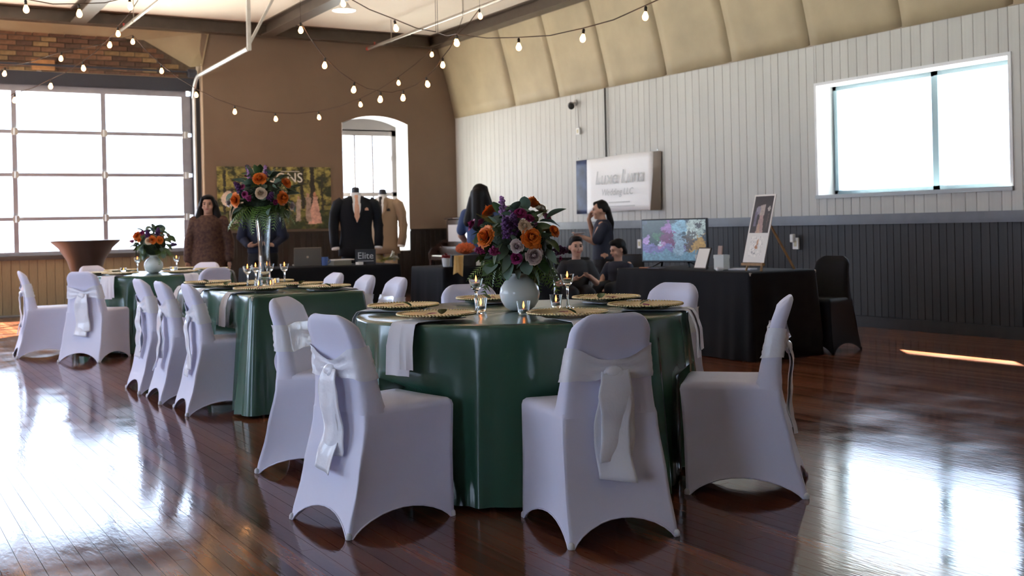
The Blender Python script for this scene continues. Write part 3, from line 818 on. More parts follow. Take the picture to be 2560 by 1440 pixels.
M_FERN = mat('fern_green', (.11, .21, .035), .4, var=.3, scale=14)
M_STEM = mat('stem_green', (.06, .10, .03), .6)
def leaf_mesh(L, w, bend, m, n=8, round_=False):
    def fn(s, t):
        a = (s - .5) * 2; ww = w * (sin(pi * min(1, t * .98 + .02)) ** (.55 if round_ else .8)); 
        return (a * ww, L * t, -bend * t * t * L + .25 * abs(a) * ww)
    mb = MB().grid(fn, 4, n); me = mb.mesh('leaf', 'all'); me.materials.append(m); return me
garn_leaf = leaf_mesh(.055, .02, .1, leaf_g, 8, True)
garn_pet = leaf_mesh(.05, .008, .05, M_MAG)
def setting(x, y, out, edge, lab, grp, seed, z=TH + .0045, garnish=True, hang=.21, nap=True, off=.036):
    rz = atan2(out[1], out[0])
    if nap:
        n = napkin_mesh(edge, hang, .135, off, seed).build('napkin', M_NAP, None, 35)
        n.location = (x, y, z); n.rotation_euler = (0, 0, rz); tag(n, 'white cloth napkin hanging ' + lab, 'napkin', 'napkins under the ' + grp)
    zz = z + (.0075 if nap else 0)
    c = thing('charger_plate', 'gold beaded charger plate ' + lab, 'plate', (x, y, zz), seed * .7, grp)
    link('plate', ch_me, None, c); link('beaded_rim', bead_me, None, c)
    if garnish:
        g = thing('garnish_sprig', 'leaf and petal garnish ' + lab, 'garnish', (x, y, zz + .010), seed * 1.3, 'garnishes on the ' + grp)
        o = link('leaf', garn_leaf, None, g); o.rotation_euler = (.55, 0, .2); o.location = (-.02, -.03, .004)
        o = link('petal', garn_pet, None, g); o.rotation_euler = (.15, .2, 1.6); o.location = (.045, .0, .006)
        o = link('petal', garn_pet, None, g); o.rotation_euler = (.1, -.2, 2.5); o.location = (.05, .03, .006)
GC = 'gold chargers on the nearest round table'
for k, (deg, lab) in enumerate([(-101, 'before the front centre chair at the nearest table'), (-160, 'before the left front chair at the nearest table'), (-46, 'before the profile chair at the right of the nearest table'),
                                (12, 'at the far right of the nearest table'), (76, 'behind the white vase on the nearest table'), (137, 'at the far left of the nearest table')]):
    a = radians(deg); d_ = .575 if k else .555
    setting(T1.x + d_ * cos(a), T1.y + d_ * sin(a), (cos(a), sin(a)), .768 - d_, lab, GC, k + 1)
GC2 = 'gold chargers on the rectangular table'
for k, (yy, sd_, lab) in enumerate([(7.12, -1, 'at the near left seat of the rectangular table'), (7.78, -1, 'at the middle left seat of the rectangular table'), (8.36, -1, 'at the far left seat of the rectangular table'),
                                    (6.95, 1, 'at the near right seat of the rectangular table'), (7.45, 1, 'at the middle right seat of the rectangular table'), (8.05, 1, 'at the far right seat of the rectangular table')]):
    setting(2.47 + sd_ * .19, yy, (sd_, 0), .20, lab, GC2, k + 8, off=.045)
GC3 = 'gold chargers on the farthest round table'
for k, (deg, lab) in enumerate([(225, 'at the front left seat of the farthest table'), (178, 'at the left seat of the farthest table'), (112, 'at the back left seat of the farthest table'),
                                (52, 'at the back right seat of the farthest table'), (-10, 'at the right seat of the farthest table'), (-77, 'at the front right seat of the farthest table')]):
    a = radians(deg); setting(T3.x + .57 * cos(a), T3.y + .57 * sin(a), (cos(a), sin(a)), .198, lab, GC3, k + 15, garnish=(k in (2, 3)))

# ------------------------------------------------------------------ flowers
def rose_mesh(m, R=.042, layers=6, openness=1., n0=3, ruffle=.0, seed=1, cols=None):
    r = random.Random(seed); mb = MB()
    for i in range(layers):
        f = (i + 1) / layers; cnt = n0 + i; ri = R * (.18 + .82 * f) * (.75 + .25 * openness); h = R * (1.05 - .65 * f * openness)
        for k in range(cnt):
            a0 = 2 * pi * (k + .37 * i) / cnt + r.uniform(-.15, .15); span = 2 * pi / cnt * .72
            hh = h * r.uniform(.82, 1.15); rr = ri * r.uniform(.88, 1.10); z0 = -R * .18 * f
            def fn(s, t):
                q = (s - .5) * 2; a = a0 + q * span; e = 1 - .22 * q * q
                rho = rr * (.10 + .90 * t ** .7) * (1 + .10 * max(0, t - .75) * 4 * f) * (1 + ruffle * sin(q * 7 + a0))
                rho *= 1 - .88 * max(0, 1 - i / 3.2) * t * t
                return (rho * cos(a), rho * sin(a), z0 + hh * (t ** 1.25) * e - .12 * R * f * max(0, t - .8) * 5)
            mb.grid(fn, 5, 5)
            if cols:
                v = r.uniform(-.25, .25)
                for q in range(25): g_ = min(1, max(0, (q // 5) / 4. * .8 + .1 + v)); mb.c[len(mb.c) - 25 + q] = tuple(a_ + (b_ - a_) * g_ for a_, b_ in zip(*cols))
    mb.cur = cols[0] if cols else None; mb.ell((0, 0, R * .25), (R * .2, R * .2, R * .5), 10)
    me = mb.mesh('flower', 'all'); me.materials.append(m); return me
R_ORG = rose_mesh(print_mat('orange_rose_petal', .5), .046, 9, 1.05, 3, .05, 2, ((.42, .030, .004), (.86, .21, .02))); R_CRM = rose_mesh(print_mat('cream_rose_petal', .5), .034, 7, .8, 3, .03, 3, ((.55, .36, .20), (.86, .70, .52))); R_WLV = rose_mesh(print_mat('mauve_rose_petal', .5), .036, 7, .7, 3, .03, 4, ((.34, .16, .24), (.72, .60, .56)))
R_MAG = rose_mesh(M_MAG, .026, 6, 1.0, 5, .09, 5); R_CRN = rose_mesh(M_CRM, .032, 7, 1.1, 6, .12, 6)
def stock_mesh(m, L, R, n, seed):
    r = random.Random(seed); mb = MB().tube([(0, 0, -L * .5), (0, 0, L)], .0025, 5)
    for i in range(n):
        t = (i + .5) / n; a = i * 2.4; rr = R * (1 - .75 * t) * r.uniform(.7, 1.05); z = L * t
        for k in range(3):
            b = a + k * 2.1; mb.ell((rr * cos(a) + .005 * cos(b), rr * sin(a) + .005 * sin(b), z + .004 * k), (.008, .008, .0055), 6, rot=(r.uniform(-.6, .6), r.uniform(-.6, .6), 0))
    me = mb.mesh('stock', 'all'); me.materials.append(m); return me
S_PUR = stock_mesh(M_PUR, .085, .028, 26, 1); S_LAV = stock_mesh(M_LAV, .085, .015, 16, 2); S_MAG = stock_mesh(M_MAG, .045, .022, 16, 3)
def fern_mesh(L, W_, m, pairs=13, droop=.5, seed=1):
    r = random.Random(seed); mb = MB()
    def spine(t): return Vector((0, L * t, -droop * L * t * t))
    mb.tube([spine(i / 8) for i in range(9)], [.0018 * (1 - .7 * i / 8) for i in range(9)], 4)
    for i in range(pairs):
        t = .08 + .9 * i / pairs; w = W_ * (1 - t) ** .8 + .006; b = spine(t); d = (spine(min(1, t + .05)) - spine(t)).normalized()
        for sgn in (-1, 1):
            def fn(s, q):
                ww = L / pairs * .62 * sin(pi * min(1, .12 + .88 * (1 - q) ** .6) if q > .5 else pi * (.25 + .25 * q * 2)) 
                p = b + Vector((sgn * w * q, 0, -.12 * w * q)) + d * (w * .55 * q) + d * ((s - .5) * ww * (1 - q * .85))
                return p
            mb.grid(fn, 1, 3)
    me = mb.mesh('fern', 'all'); me.materials.append(m); return me
F_A = fern_mesh(.17, .065, M_FERN, 12, .45, 1); F_B = fern_mesh(.14, .06, M_FERN, 10, .7, 2)
GOLDEN = fern_mesh(.12, .022, mat('goldenrod', (.24, .26, .045), .5, var=.3, scale=30), 16, .15, 3)
L_EUC = leaf_mesh(.065, .026, .25, M_EUC, 8, True); L_EUL = leaf_mesh(.10, .020, .35, M_EUC, 8); L_DRK = leaf_mesh(.085, .026, .4, leaf_g, 8)
def orient(o, pos, direc, spin=0., s=1.):
    # local +Z to direc
    q = Vector(direc).normalized().to_track_quat('Z', 'Y')
    o.matrix_local = Matrix.Translation(pos) @ q.to_matrix().to_4x4() @ Matrix.Rotation(spin, 4, 'Z') @ Matrix.Diagonal((s, s, s, 1))
def orient_leaf(o, pos, direc, roll=0., s=1.):
    # leaf grows along local +Y
    q = Vector(direc).normalized().to_track_quat('Y', 'Z')
    o.matrix_local = Matrix.Translation(pos) @ q.to_matrix().to_4x4() @ Matrix.Rotation(roll, 4, 'Y') @ Matrix.Diagonal((s, s, s, 1))
def bouquet(label, loc, front, RX, RZ, zc, seed, nleaf=70, droop=10, grp='bouquets', clear=True):
    r = random.Random(seed); t = thing('bouquet', label, 'flowers', loc, -YAW, grp)
    C = Vector((0, 0, zc))
    def surf(x, z):
        k = 1 - (x / RX) ** 2 - ((z - zc) / RZ) ** 2
        return -RX * .9 * sqrt(max(k, .02))
    names = {id(R_ORG): 'orange_rose', id(R_CRM): 'cream_rose', id(R_WLV): 'mauve_rose', id(R_MAG): 'magenta_bloom', id(R_CRN): 'cream_carnation', id(S_PUR): 'purple_stock', id(S_LAV): 'lavender_stock', id(S_MAG): 'magenta_stock', id(GOLDEN): 'goldenrod'}
    pts = []
    for (me, x, z, s) in front:
        y = surf(x, z); p = Vector((x, y, z)); d = (p - C); d = Vector((d.x, d.y * .9 - .02, d.z + .03))
        if me in (S_LAV,): d = Vector((d.x * .5, d.y * .2, 1)); p = p - d.normalized() * .04; p.y *= .5
        if me is S_PUR: d = Vector((d.x * .6, d.y * .6, .8 * abs(d.z) + .06)); p = p - d.normalized() * .03
        o = link(names[id(me)], me, None, t)
        (orient_leaf(o, p, d, 0, s) if me is GOLDEN else orient(o, p, d, r.uniform(0, 6), s)); pts.append(p)
        MB().tube([p * .98 + Vector((0, .004, -.004)), (p * .55 + Vector((0, 0, zc * .2))), (0, 0, .0)], .002, 5).build('stem', M_STEM, t)
    # the far side, seen only from other positions
    for k in range(9):
        a = r.uniform(.35, pi - .35); e = r.uniform(-.2, 1.1); me = (R_ORG, R_CRM, R_MAG, S_PUR, R_WLV)[k % 5]
        p = C + Vector((RX * cos(a) * cos(e), RX * .9 * sin(a) * cos(e), RZ * sin(e))); o = link(names[id(me)], me, None, t); orient(o, p, p - C + Vector((0, 0, .03)), k, .9)
    for k in range(nleaf):
        a = r.uniform(0, 2 * pi); e = r.uniform(-.95, 1.35)
        f = r.uniform(.62, .97)
        p = C + Vector((RX * cos(a) * cos(e), RX * .9 * sin(a) * cos(e), RZ * sin(e))) * f; d = (p - C)
        if any((p - q).length < .03 for q in pts): p = C + (p - C) * .6
        me = r.choice((L_EUC, L_EUC, L_EUC, L_EUL, L_DRK, L_DRK)); o = link('leaf', me, None, t)
        orient_leaf(o, p - d.normalized() * .03, d + Vector((r.uniform(-.15, .15), r.uniform(-.12, .12), r.uniform(-.16, .10))), r.uniform(-.8, .8), r.uniform(.8, 1.25))
    for k in range(droop):
        a = 2 * pi * (k + r.uniform(-.3, .3)) / droop
        if clear and cos(a + pi / 2) > .82: continue
        o = link('fern', r.choice((F_A, F_B)), None, t)
        p = Vector((RX * .45 * cos(a), RX * .42 * sin(a), zc - RZ * .35)); orient_leaf(o, p, (cos(a), sin(a), r.uniform(-1.3, -.1)), r.uniform(-.6, .6), r.uniform(.6, 1.25) * RX / .21)
    core = MB()
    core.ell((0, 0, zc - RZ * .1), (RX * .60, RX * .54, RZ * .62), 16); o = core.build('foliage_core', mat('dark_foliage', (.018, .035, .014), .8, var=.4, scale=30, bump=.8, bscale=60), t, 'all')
    for k in range(9):
        a = k * 2 * pi / 9; MB().tube([(.012 * cos(a), .012 * sin(a), -.10), (.02 * cos(a), .02 * sin(a), .0), (.06 * cos(a), .06 * sin(a), zc * .6)], .0025, 5).build('stem', M_STEM, t)
    return t
def vase_white(loc, label, s=1.):
    prof = [(.035, .0), (.047, .002), (.068, .015), (.087, .045), (.094, .078), (.088, .108), (.068, .136), (.045, .152), (.036, .162), (.038, .176), (.041, .180), (.038, .180), (.033, .165), (.03, .15)]
    o = MB().lathe([(r * s, z * s) for r, z in prof], 40, None, True, False).build('vase', mat('white_ceramic', (.78, .82, .80), .22, coat=.4), None, 'all'); o.location = loc
    return tag(o, label, 'vase', 'round white vases')
k = 1 / 536.
def px(x, y, x0=1288, y0=690): return ((x - x0) * k, (y0 - y) * k)
front = [(R_ORG, 1210, 590, 1.05), (R_ORG, 1318, 594, .98), (R_CRN, 1303, 567, .95), (R_WLV, 1283, 614, .85), (R_WLV, 1322, 636, 1.15), (R_MAG, 1282, 642, 1.0), (R_MAG, 1293, 536, 1.15), (R_MAG, 1316, 548, .8),
         (R_MAG, 1175, 560, 1.1), (S_PUR, 1262, 575, 1.1), (S_PUR, 1278, 560, .9), (S_LAV, 1250, 520, 1.0), (S_LAV, 1268, 545, .8), (S_LAV, 1330, 570, .7), (S_MAG, 1200, 622, .8), (S_MAG, 1232, 624, .9), (R_ORG, 1374, 580, .6),
         (GOLDEN, 1330, 558, 1.1), (GOLDEN, 1232, 560, .9), (GOLDEN, 1220, 556, .8), (R_MAG, 1388, 648, .5), (R_ORG, 1332, 618, .45)]
front = [(m_, *px(x_, y_), s_) for m_, x_, y_, s_ in front]
vase_white((T1.x - .01, T1.y, TH + .004), 'round white vase on the nearest table holding flowers')
bouquet('orange and purple bouquet in the white vase on the nearest table', (T1.x - .01, T1.y, TH + .004 + .158), front, .215, .205, .155, 5, 170, 22)
front = [(R_ORG, 390, 632 - 15, .9), (R_ORG, 350, 605, 1.0), (R_MAG, 362, 600, 1.2), (R_ORG, 408, 617, .8), (R_CRM, 383, 619, 1.1), (S_PUR, 380, 605, 1.0), (S_PUR, 402, 600, 1.0), (S_MAG, 340, 620, .8), (R_ORG, 358, 616, .5), (GOLDEN, 412, 595, .8)]
k3 = 1 / 254.
front = [(m_, (x_ - 378) * k3, (658 - y_) * k3, s_) for m_, x_, y_, s_ in front]
vase_white((T3.x, T3.y, TH + .004), 'round white vase on the farthest table holding flowers')
bouquet('orange and purple bouquet in the white vase on the farthest table', (T3.x, T3.y, TH + .004 + .172), front, .21, .18, .14, 8, 80, 14)
# tall glass vase with a raised bouquet
M_GLASS = mat('clear_glass', (.95, .98, .97), .02, trans=1.0, ior=1.45)
RX_, RY_ = 2.47, 7.60
pr = [(.001, .0), (.075, .0), (.078, .006), (.060, .02), (.046, .06), (.040, .13), (.039, .25), (.045, .38), (.056, .50), (.060, .545), (.055, .545), (.050, .50), (.039, .38), (.033, .25), (.033, .13), (.036, .07), (.030, .045), (.001, .04)]
tv = MB().lathe(pr, 32, None, True, True).build('tall_vase', M_GLASS, None, 'all'); tv.location = (RX_, RY_, TH + .004)
tag(tv, 'tall clear glass vase on the rectangular table', 'vase')
k2 = 1 / 359.
front = [(R_ORG, 685, 468, 1.0), (R_ORG, 625, 517, 1.0), (R_ORG, 738, 515, .95), (R_ORG, 744, 477, .8), (R_CRM, 690, 503, 1.15), (R_MAG, 650, 505, .9), (R_MAG, 644, 486, .7), (R_MAG, 722, 525, .7), (R_WLV, 600, 522, .9), (R_WLV, 752, 535, .8),
         (S_LAV, 650, 452, .9), (S_LAV, 690, 448, .9), (S_PUR, 634, 488, .9), (S_PUR, 712, 510, .8), (S_MAG, 662, 515, .8), (GOLDEN, 615, 490, .8), (GOLDEN, 735, 470, .8)]
front = [(m_, (x_ - 678) * k2, (545 - y_) * k2, s_) for m_, x_, y_, s_ in front]
bouquet('orange and cream bouquet spilling ferns from the tall glass vase', (RX_, RY_, TH + .004 + .535), front, .235, .20, .11, 13, 150, 26, clear=False)

# ------------------------------------------------------------------ candles
M_WAX = mat('candle_wax', (.88, .84, .78), .5); M_CUPM = mat('tealight_cup', (.6, .6, .6), .3, metal=.9)
M_FLAME = mat('flame', (1, .6, .25), .5, emis=(1., .27, .05), estr=5)
vot_me = MB().lathe([(.001, 0), (.022, 0), (.024, .004), (.031, .062), (.0285, .062), (.0215, .012), (.001, .010)], 24).mesh('glass', 40); vot_me.materials.append(M_GLASS)
stem_me = MB().lathe([(.001, 0), (.034, 0), (.034, .003), (.010, .008), (.006, .02), (.0055, .08), (.007, .095), (.012, .105), (.024, .118), (.027, .124), (.034, .158), (.031, .158), (.0245, .126), (.02, .121), (.001, .119)], 24).mesh('glass', 40); stem_me.materials.append(M_GLASS)
cup_me = MB().lathe([(.0185, 0), (.019, .001), (.019, .013), (.0185, .013)], 20).mesh('tealight_cup', 40); cup_me.materials.append(M_CUPM)
wax_me = MB().lathe([(.001, .014), (.0180, .0135), (.018, .002)], 20, None, True, False).tube([(0, 0, .013), (0, 0, .020)], .0008, 5).mesh('wax', 40); wax_me.materials.append(M_WAX)
fl_me = MB().lathe([(.0005, .018), (.0038, .023), (.0046, .029), (.003, .038), (.0008, .047)], 10).mesh('flame', 'all'); fl_me.materials.append(M_FLAME)
def candle(kind, x, y, label, grp, z=TH + .004):
    t = thing('votive_candle' if kind == 'v' else 'stem_candle', label, 'candle', (x, y, z), 0, grp)
    link('glass', vot_me if kind == 'v' else stem_me, None, t); dz = .0125 if kind == 'v' else .1245
    c = link('tealight', cup_me, None, t); c.location = (0, 0, dz); link('wax', wax_me, None, c); link('flame', fl_me, None, c)
g = 'candles on the nearest table'
candle('v', 2.535, 4.22, 'votive candle in a small glass at the front of the white vase', g); candle('v', 2.50, 4.545, 'votive candle in a small glass left of the white vase', g); candle('v', 2.865, 4.47, 'votive candle in a small glass right of the white vase', g)
candle('s', 2.425, 4.45, 'tall stemmed candle glass left of the white vase', g); candle('s', 2.905, 4.43, 'tall stemmed candle glass right of the white vase', g)
g = 'candles on the rectangular table'
candle('s', 2.335, 7.555, 'stemmed candle glass leftmost beside the tall glass vase', g); candle('s', 2.665, 7.75, 'stemmed candle glass rightmost beside the tall glass vase', g); candle('s', 2.47, 7.80, 'stemmed candle glass just left behind the tall vase', g); candle('s', 2.60, 7.88, 'stemmed candle glass just right behind the tall vase', g)
candle('v', 2.38, 7.46, 'votive candle left of the tall vase foot', g); candle('v', 2.455, 7.43, 'votive candle directly before the tall vase foot', g); candle('v', 2.57, 7.68, 'votive candle right of the tall vase foot', g)
g = 'candles on the farthest table'
candle('s', 2.48, 11.68, 'stemmed candle glass left of the white vase on the farthest table', g); candle('s', 2.84, 11.56, 'stemmed candle glass right of the white vase on the farthest table', g)
candle('v', 2.34, 11.66, 'votive candle at the far left of the farthest table centre', g); candle('v', 2.77, 11.42, 'votive candle right of the vase on the farthest table', g)

# ------------------------------------------------------------------ string lights
M_BULB = mat('bulb_glow', (1, .7, .4), .3, emis=(1., .46, .14), estr=15)
M_CORD = mat('cord_brown', (.07, .045, .03), .7)
bulb_me = MB().lathe([(.006, .012), (.010, .006), (.014, -.004), (.0215, -.022), (.0225, -.032), (.018, -.046), (.008, -.054), (.0005, -.0555)], 14).mesh('bulb', 'all'); bulb_me.materials.append(M_BULB)
sock_me = MB().lathe([(.009, .008), (.011, .012), (.011, .040), (.006, .048)], 10).mesh('socket', 40); sock_me.materials.append(mat('socket_black', (.03, .025, .02), .6))
STR = [
 ('string of glowing bulbs at the top left near the camera', [(0.857, 9.476, 2.995), (1.199, 9.391, 2.903), (1.59, 9.393, 2.899), (1.982, 9.394, 2.988), (2.3, 9.438, 3.068), (2.758, 9.401, 3.239)]),
 ('string of glowing bulbs rising across the garage door panes', [(1.336, 13.72, 2.559), (1.583, 13.459, 2.651), (1.898, 13.041, 2.77), (2.169, 12.649, 2.928), (2.38, 12.292, 3.136), (2.414, 12.041, 3.216), (2.53, 11.624, 3.416)]),
 ('long string of glowing bulbs sagging across the brown back wall', [(1.436, 14.241, 2.963), (1.565, 14.165, 3.034), (2.099, 13.619, 3.163), (2.895, 13.614, 3.406), (3.228, 13.65, 3.084), (3.63, 13.645, 2.813), (4.091, 13.606, 2.62), (4.588, 13.546, 2.54), (5.125, 13.461, 2.568), (5.66, 13.378, 2.741), (6.171, 13.31, 3.034), (6.645, 13.263, 3.424), (7.108, 13.454, 3.685), (7.239, 13.493, 3.924)]),
 ('string of glowing bulbs dipping above the arched window', [(3.66, 10.03, 3.014), (3.884, 10.014, 2.694), (4.156, 9.97, 2.47), (4.412, 9.935, 2.384), (4.644, 9.915, 2.406), (4.892, 9.885, 2.546), (5.074, 9.894, 2.746), (5.244, 9.91, 2.977), (5.546, 9.964, 3.277)]),
 ('string of glowing bulbs beside the pendant lamp', [(3.202, 9.255, 3.353), (3.699, 9.079, 3.094), (4.172, 9.032, 2.905), (4.704, 9.299, 2.875)]),
 ('string of glowing bulbs crossing the cream sloped ceiling', [(4.704, 9.26, 2.86), (4.495, 8.494, 2.713), (4.642, 7.711, 2.571), (4.806, 7.034, 2.546), (4.91, 6.393, 2.61), (4.944, 5.793, 2.723)])]
for lab, pts in STR:
    o0 = pts[0]; t = thing('string_lights', lab, 'string lights', o0, 0, 'festoon strings under the ceiling')
    loc = [Vector(p) - Vector(o0) for p in pts]
    cord = [(loc[0].x, loc[0].y, ZC - o0[2])]
    for i, p in enumerate(loc):
        cord.append(p + Vector((0, 0, .075)))
        if i < len(loc) - 1: m_ = (p + loc[i + 1]) / 2; cord.append(m_ + Vector((0, 0, .055)))
    cord.append((loc[-1].x, loc[-1].y, ZC - o0[2]))
    MB().tube(cord[1:-1], .0045, 6).tube([cord[0], cord[1]], .002, 5).tube([cord[-2], cord[-1]], .002, 5).build('cord', M_CORD, t)
    for i, p in enumerate(loc):
        if 0 < i < len(loc) - 1 or lab.startswith('string of glowing bulbs dipping'):
            b = link('bulb', bulb_me, None, t); b.location = p + Vector((0, 0, .022)); b.rotation_euler = (rnd(-.15, .15), rnd(-.15, .15), 0); link('socket', sock_me, None, b)

# ------------------------------------------------------------------ ceiling fittings
M_LAMPG = mat('lamp_glow', (1, .95, .85), .4, emis=(1., .86, .66), estr=22)
def pendant(x, y, z, lab):
    t = thing('pendant_lamp', lab, 'lamp', (x, y, z), 0, 'pendant lamps under the ceiling')
    MB().lathe([(.03, .10), (.05, .09), (.07, .05), (.135, .012), (.15, 0), (.145, 0), (.06, .045), (.03, .08)], 28, None, True, False).build('shade', mat('lamp_enamel', (.75, .72, .66), .4), t, 40)
    MB().lathe([(.001, -.004), (.10, -.002), (.135, .004), (.12, .014), (.001, .016)], 24).build('diffuser', M_LAMPG, t, 'all')
    MB().tube([(0, 0, .09), (0, 0, ZC - z)], .006, 6).build('cord', M_CORD, t)
pendant(5.16, 12.63, 3.77, 'round white pendant lamp glowing below the ceiling')
def pipe(x, y0, y1, lab):
    t = thing('sprinkler_pipe', lab, 'pipe', (x, 0, 4.10), 0, 'sprinkler pipes along the ceiling'); m = mat('pipe_galv', (.40, .36, .30), .35, metal=.6)
    MB().tube([(0, y0, 0), (0, y1, 0)], .024, 10).build('pipe', m, t, 40)
    MB().tube([(0, y1 - .0, 0), (0, y1 + .05, 0)], .028, 10).build('end_cap', mat('red_cap', (.45, .06, .04), .5), t, 40)
    y = y1 - .9
    while y > y0:
        MB().tube([(0, y, .02), (0, y, ZC - 4.10)], .006, 6).lathe([(.03, -.012), (.03, .012)], 10, Matrix.Translation((0, y, 0)) @ Matrix.Rotation(pi / 2, 4, 'X')).build('hanger', m, t); y -= 2.4
    MB().lathe([(.008, .02), (.008, .06), (.018, .062), (.018, .066)], 8, Matrix.Translation((0, y1 - .25, 0))).build('sprinkler_head', mat('red_cap'), t)
pipe(7.36, -3, 17.0, 'grey sprinkler pipe with a red end cap running along the right of the ceiling'); pipe(3.42, -3, 16.9, 'grey sprinkler pipe with a red end cap running towards the garage door')

# ------------------------------------------------------------------ printed pictures
def fbm(x, y, k=0.): return noise.fractal(Vector((x, y, k)), .6, 2.1, 4)
def paint(nx, ny, bgfn, shapes, warp=.012, grain=.25, sm=1.0):
    # unit picture 0..1 x 0..1 in local X,Z (facing -Y); colours by face
    mb = MB()
    for j in range(ny):
        for i in range(nx):
            s0, t0 = (i + .5) / nx, (j + .5) / ny
            s = s0 + warp * fbm(s0 * 9, t0 * 6, 1) + warp * .5 * fbm(s0 * 30, t0 * 20, 2); t = t0 + warp * 1.4 * fbm(s0 * 9, t0 * 6, 5); c = bgfn(s, t)
            for (kind, a, b, w, h, col) in shapes:
                if kind == 'e' and ((s - a) / w) ** 2 + ((t - b) / h) ** 2 < 1: c = col
                if kind == 'b' and abs(s - a) < w and abs(t - b) < h: c = col
                if kind == 't' and b < t < b + h and abs(s - a) < w * (1 - .75 * (t - b) / h): c = col
            g = max(.3, 1 + grain * fbm(s0 * 26, t0 * 20, 9) + grain * .6 * fbm(s0 * 7, t0 * 5, 3)); c = tuple(q * g for q in c)
            mb.cur = c; mb._add([(i / nx, 0, j / ny), ((i + 1) / nx, 0, j / ny), ((i + 1) / nx, 0, (j + 1) / ny), (i / nx, 0, (j + 1) / ny)], [(0, 1, 2, 3)])
    return mb
def mixc(a, b, k): k = min(1, max(0, k)); return tuple(p + (q - p) * k for p, q in zip(a, b))
def trees(s, t):
    f = fbm(s * 8, t * 6, 4) + .6 * fbm(s * 25, t * 18, 7)
    if t < .30: return mixc((.030, .045, .015), (.16, .16, .04), .5 + .9 * f - .2)
    if t < .37: return mixc((.20, .18, .05), (.40, .34, .11), .5 + f)
    return mixc((.028, .034, .012), (.36, .31, .08), .42 + 1.1 * f)
ps = thing('wall_poster', 'large woodland wedding photo poster with white SONS lettering on brown wall', 'poster', (4.90, V - .026, 1.165))
MB().box(0, 1.875, 0, .004, 0, 1.0).build('sheet', mat('poster_sheet', (.3, .3, .25), .4), ps)
sh = [('b', .33, .66, .012, .34, (.03, .028, .02)), ('b', .74, .68, .014, .35, (.03, .028, .02)), ('b', .83, .66, .02, .36, (.035, .03, .022)), ('b', .92, .6, .01, .3, (.04, .035, .02)), ('b', .06, .6, .012, .35, (.03, .028, .02)), ('b', .5, .7, .01, .3, (.05, .045, .02)),
      ('e', .09, .50, .055, .12, (.75, .62, .5)), ('e', .17, .47, .06, .11, (.72, .62, .52)), ('b', .135, .33, .03, .22, (.45, .42, .36)), ('e', .135, .585, .017, .035, (.12, .06, .04)), ('e', .13, .64, .016, .028, (.03, .02, .015)),
      ('t', .85, .08, .068, .40, (.62, .36, .28)), ('b', .85, .47, .022, .06, (.60, .36, .28)), ('e', .85, .565, .014, .04, (.45, .22, .13)), ('b', .79, .32, .022, .2, (.34, .26, .2)), ('e', .79, .55, .014, .035, (.4, .24, .16)), ('b', .70, .3, .02, .18, (.42, .34, .28)), ('e', .70, .5, .013, .03, (.4, .24, .16))]
o = paint(170, 92, trees, sh, .010, .35).build('picture', print_mat(), ps); o.scale = (1.875, 1, 1.0); o.location = (0, -.002, 0)
me = text_mesh('& SONS', .22, 0); o = link('lettering', me, mat('white_ink', (.85, .82, .74), .5), ps); o.rotation_euler = (pi / 2, 0, 0); o.location = (1.02, -.004, .82)
MB().box(.72, 1.34, -.004, -.003, .925, .932).build('rule', mat('white_ink'), ps)
# vinyl banner on the right wall
bn = thing('vinyl_banner', 'white vinyl banner with grey italic lettering pinned to the pale wall', 'banner', (U - .002, 11.60, 1.30))
def bfn(s, t):
    # s along v (0 = right end near camera), t up
    y = s * 1.92; x = -.035 - .018 * sin(s * 8) * (1 - t * .5) - .02 * (1 - t) * sin(s * 3.1)
    return (x, y, t * .77 + .012 * sin(s * 5))
def strip(s0, s1, col, name):
    mb = MB().grid(lambda s, t: bfn(s0 + (s1 - s0) * s, t), 14, 10); o = mb.build(name, col, bn, 'all'); o.modifiers.new('thick', 'SOLIDIFY').thickness = .002; return o
strip(.06, .86, mat('banner_white', (.84, .83, .82), .45), 'sheet')
strip(.86, 1.0, mat('banner_blue', (.055, .085, .19), .45, vary2=(.02, .02, .03), scale=5), 'end_panel')
fl_ = MB().loft([[(-.035 - .05 * (1 - z / .77), .115 - .0, z), (-.05 - .10 * (1 - z / .77), .06 + .02 * z, z), (-.02 - .03 * (1 - z / .77), -.03, z), (-.012, .0, z)] for z in (0, .2, .4, .6, .77)], True, True).build('curled_edge', mat('banner_shade_brown', (.16, .12, .08), .5), bn, 50)  # shadow at the banner's right end painted in as brown
M_INK = mat('grey_ink', (.48, .49, .48), .5)
def rtext(txt, size, y, z, shear=.25, m=M_INK, x=-.072):
    o = link('lettering', text_mesh(txt, size, shear), m, bn); o.matrix_local = Matrix(((0, 0, -1, x), (-1, 0, 0, y), (0, 1, 0, z), (0, 0, 0, 1)))
rtext('Luxe Luna', .27, .86, .47); rtext('Wedding LLC', .13, .90, .27)
for zz, w in ((.13, .5), (.075, .72)): MB().box(-.073, -.0725, .85 - w / 2, .85 + w / 2, zz - .009, zz + .009).build('fine_print', mat('faint_ink', (.55, .55, .54), .5), bn)
for yy in (.02, .95, 1.88): MB().lathe([(.012, 0), (.012, .01)], 8, Matrix.Translation((-.045, yy, .79)) @ Matrix.Rotation(pi / 2, 4, 'Y')).build('pin', M_GALV, bn)

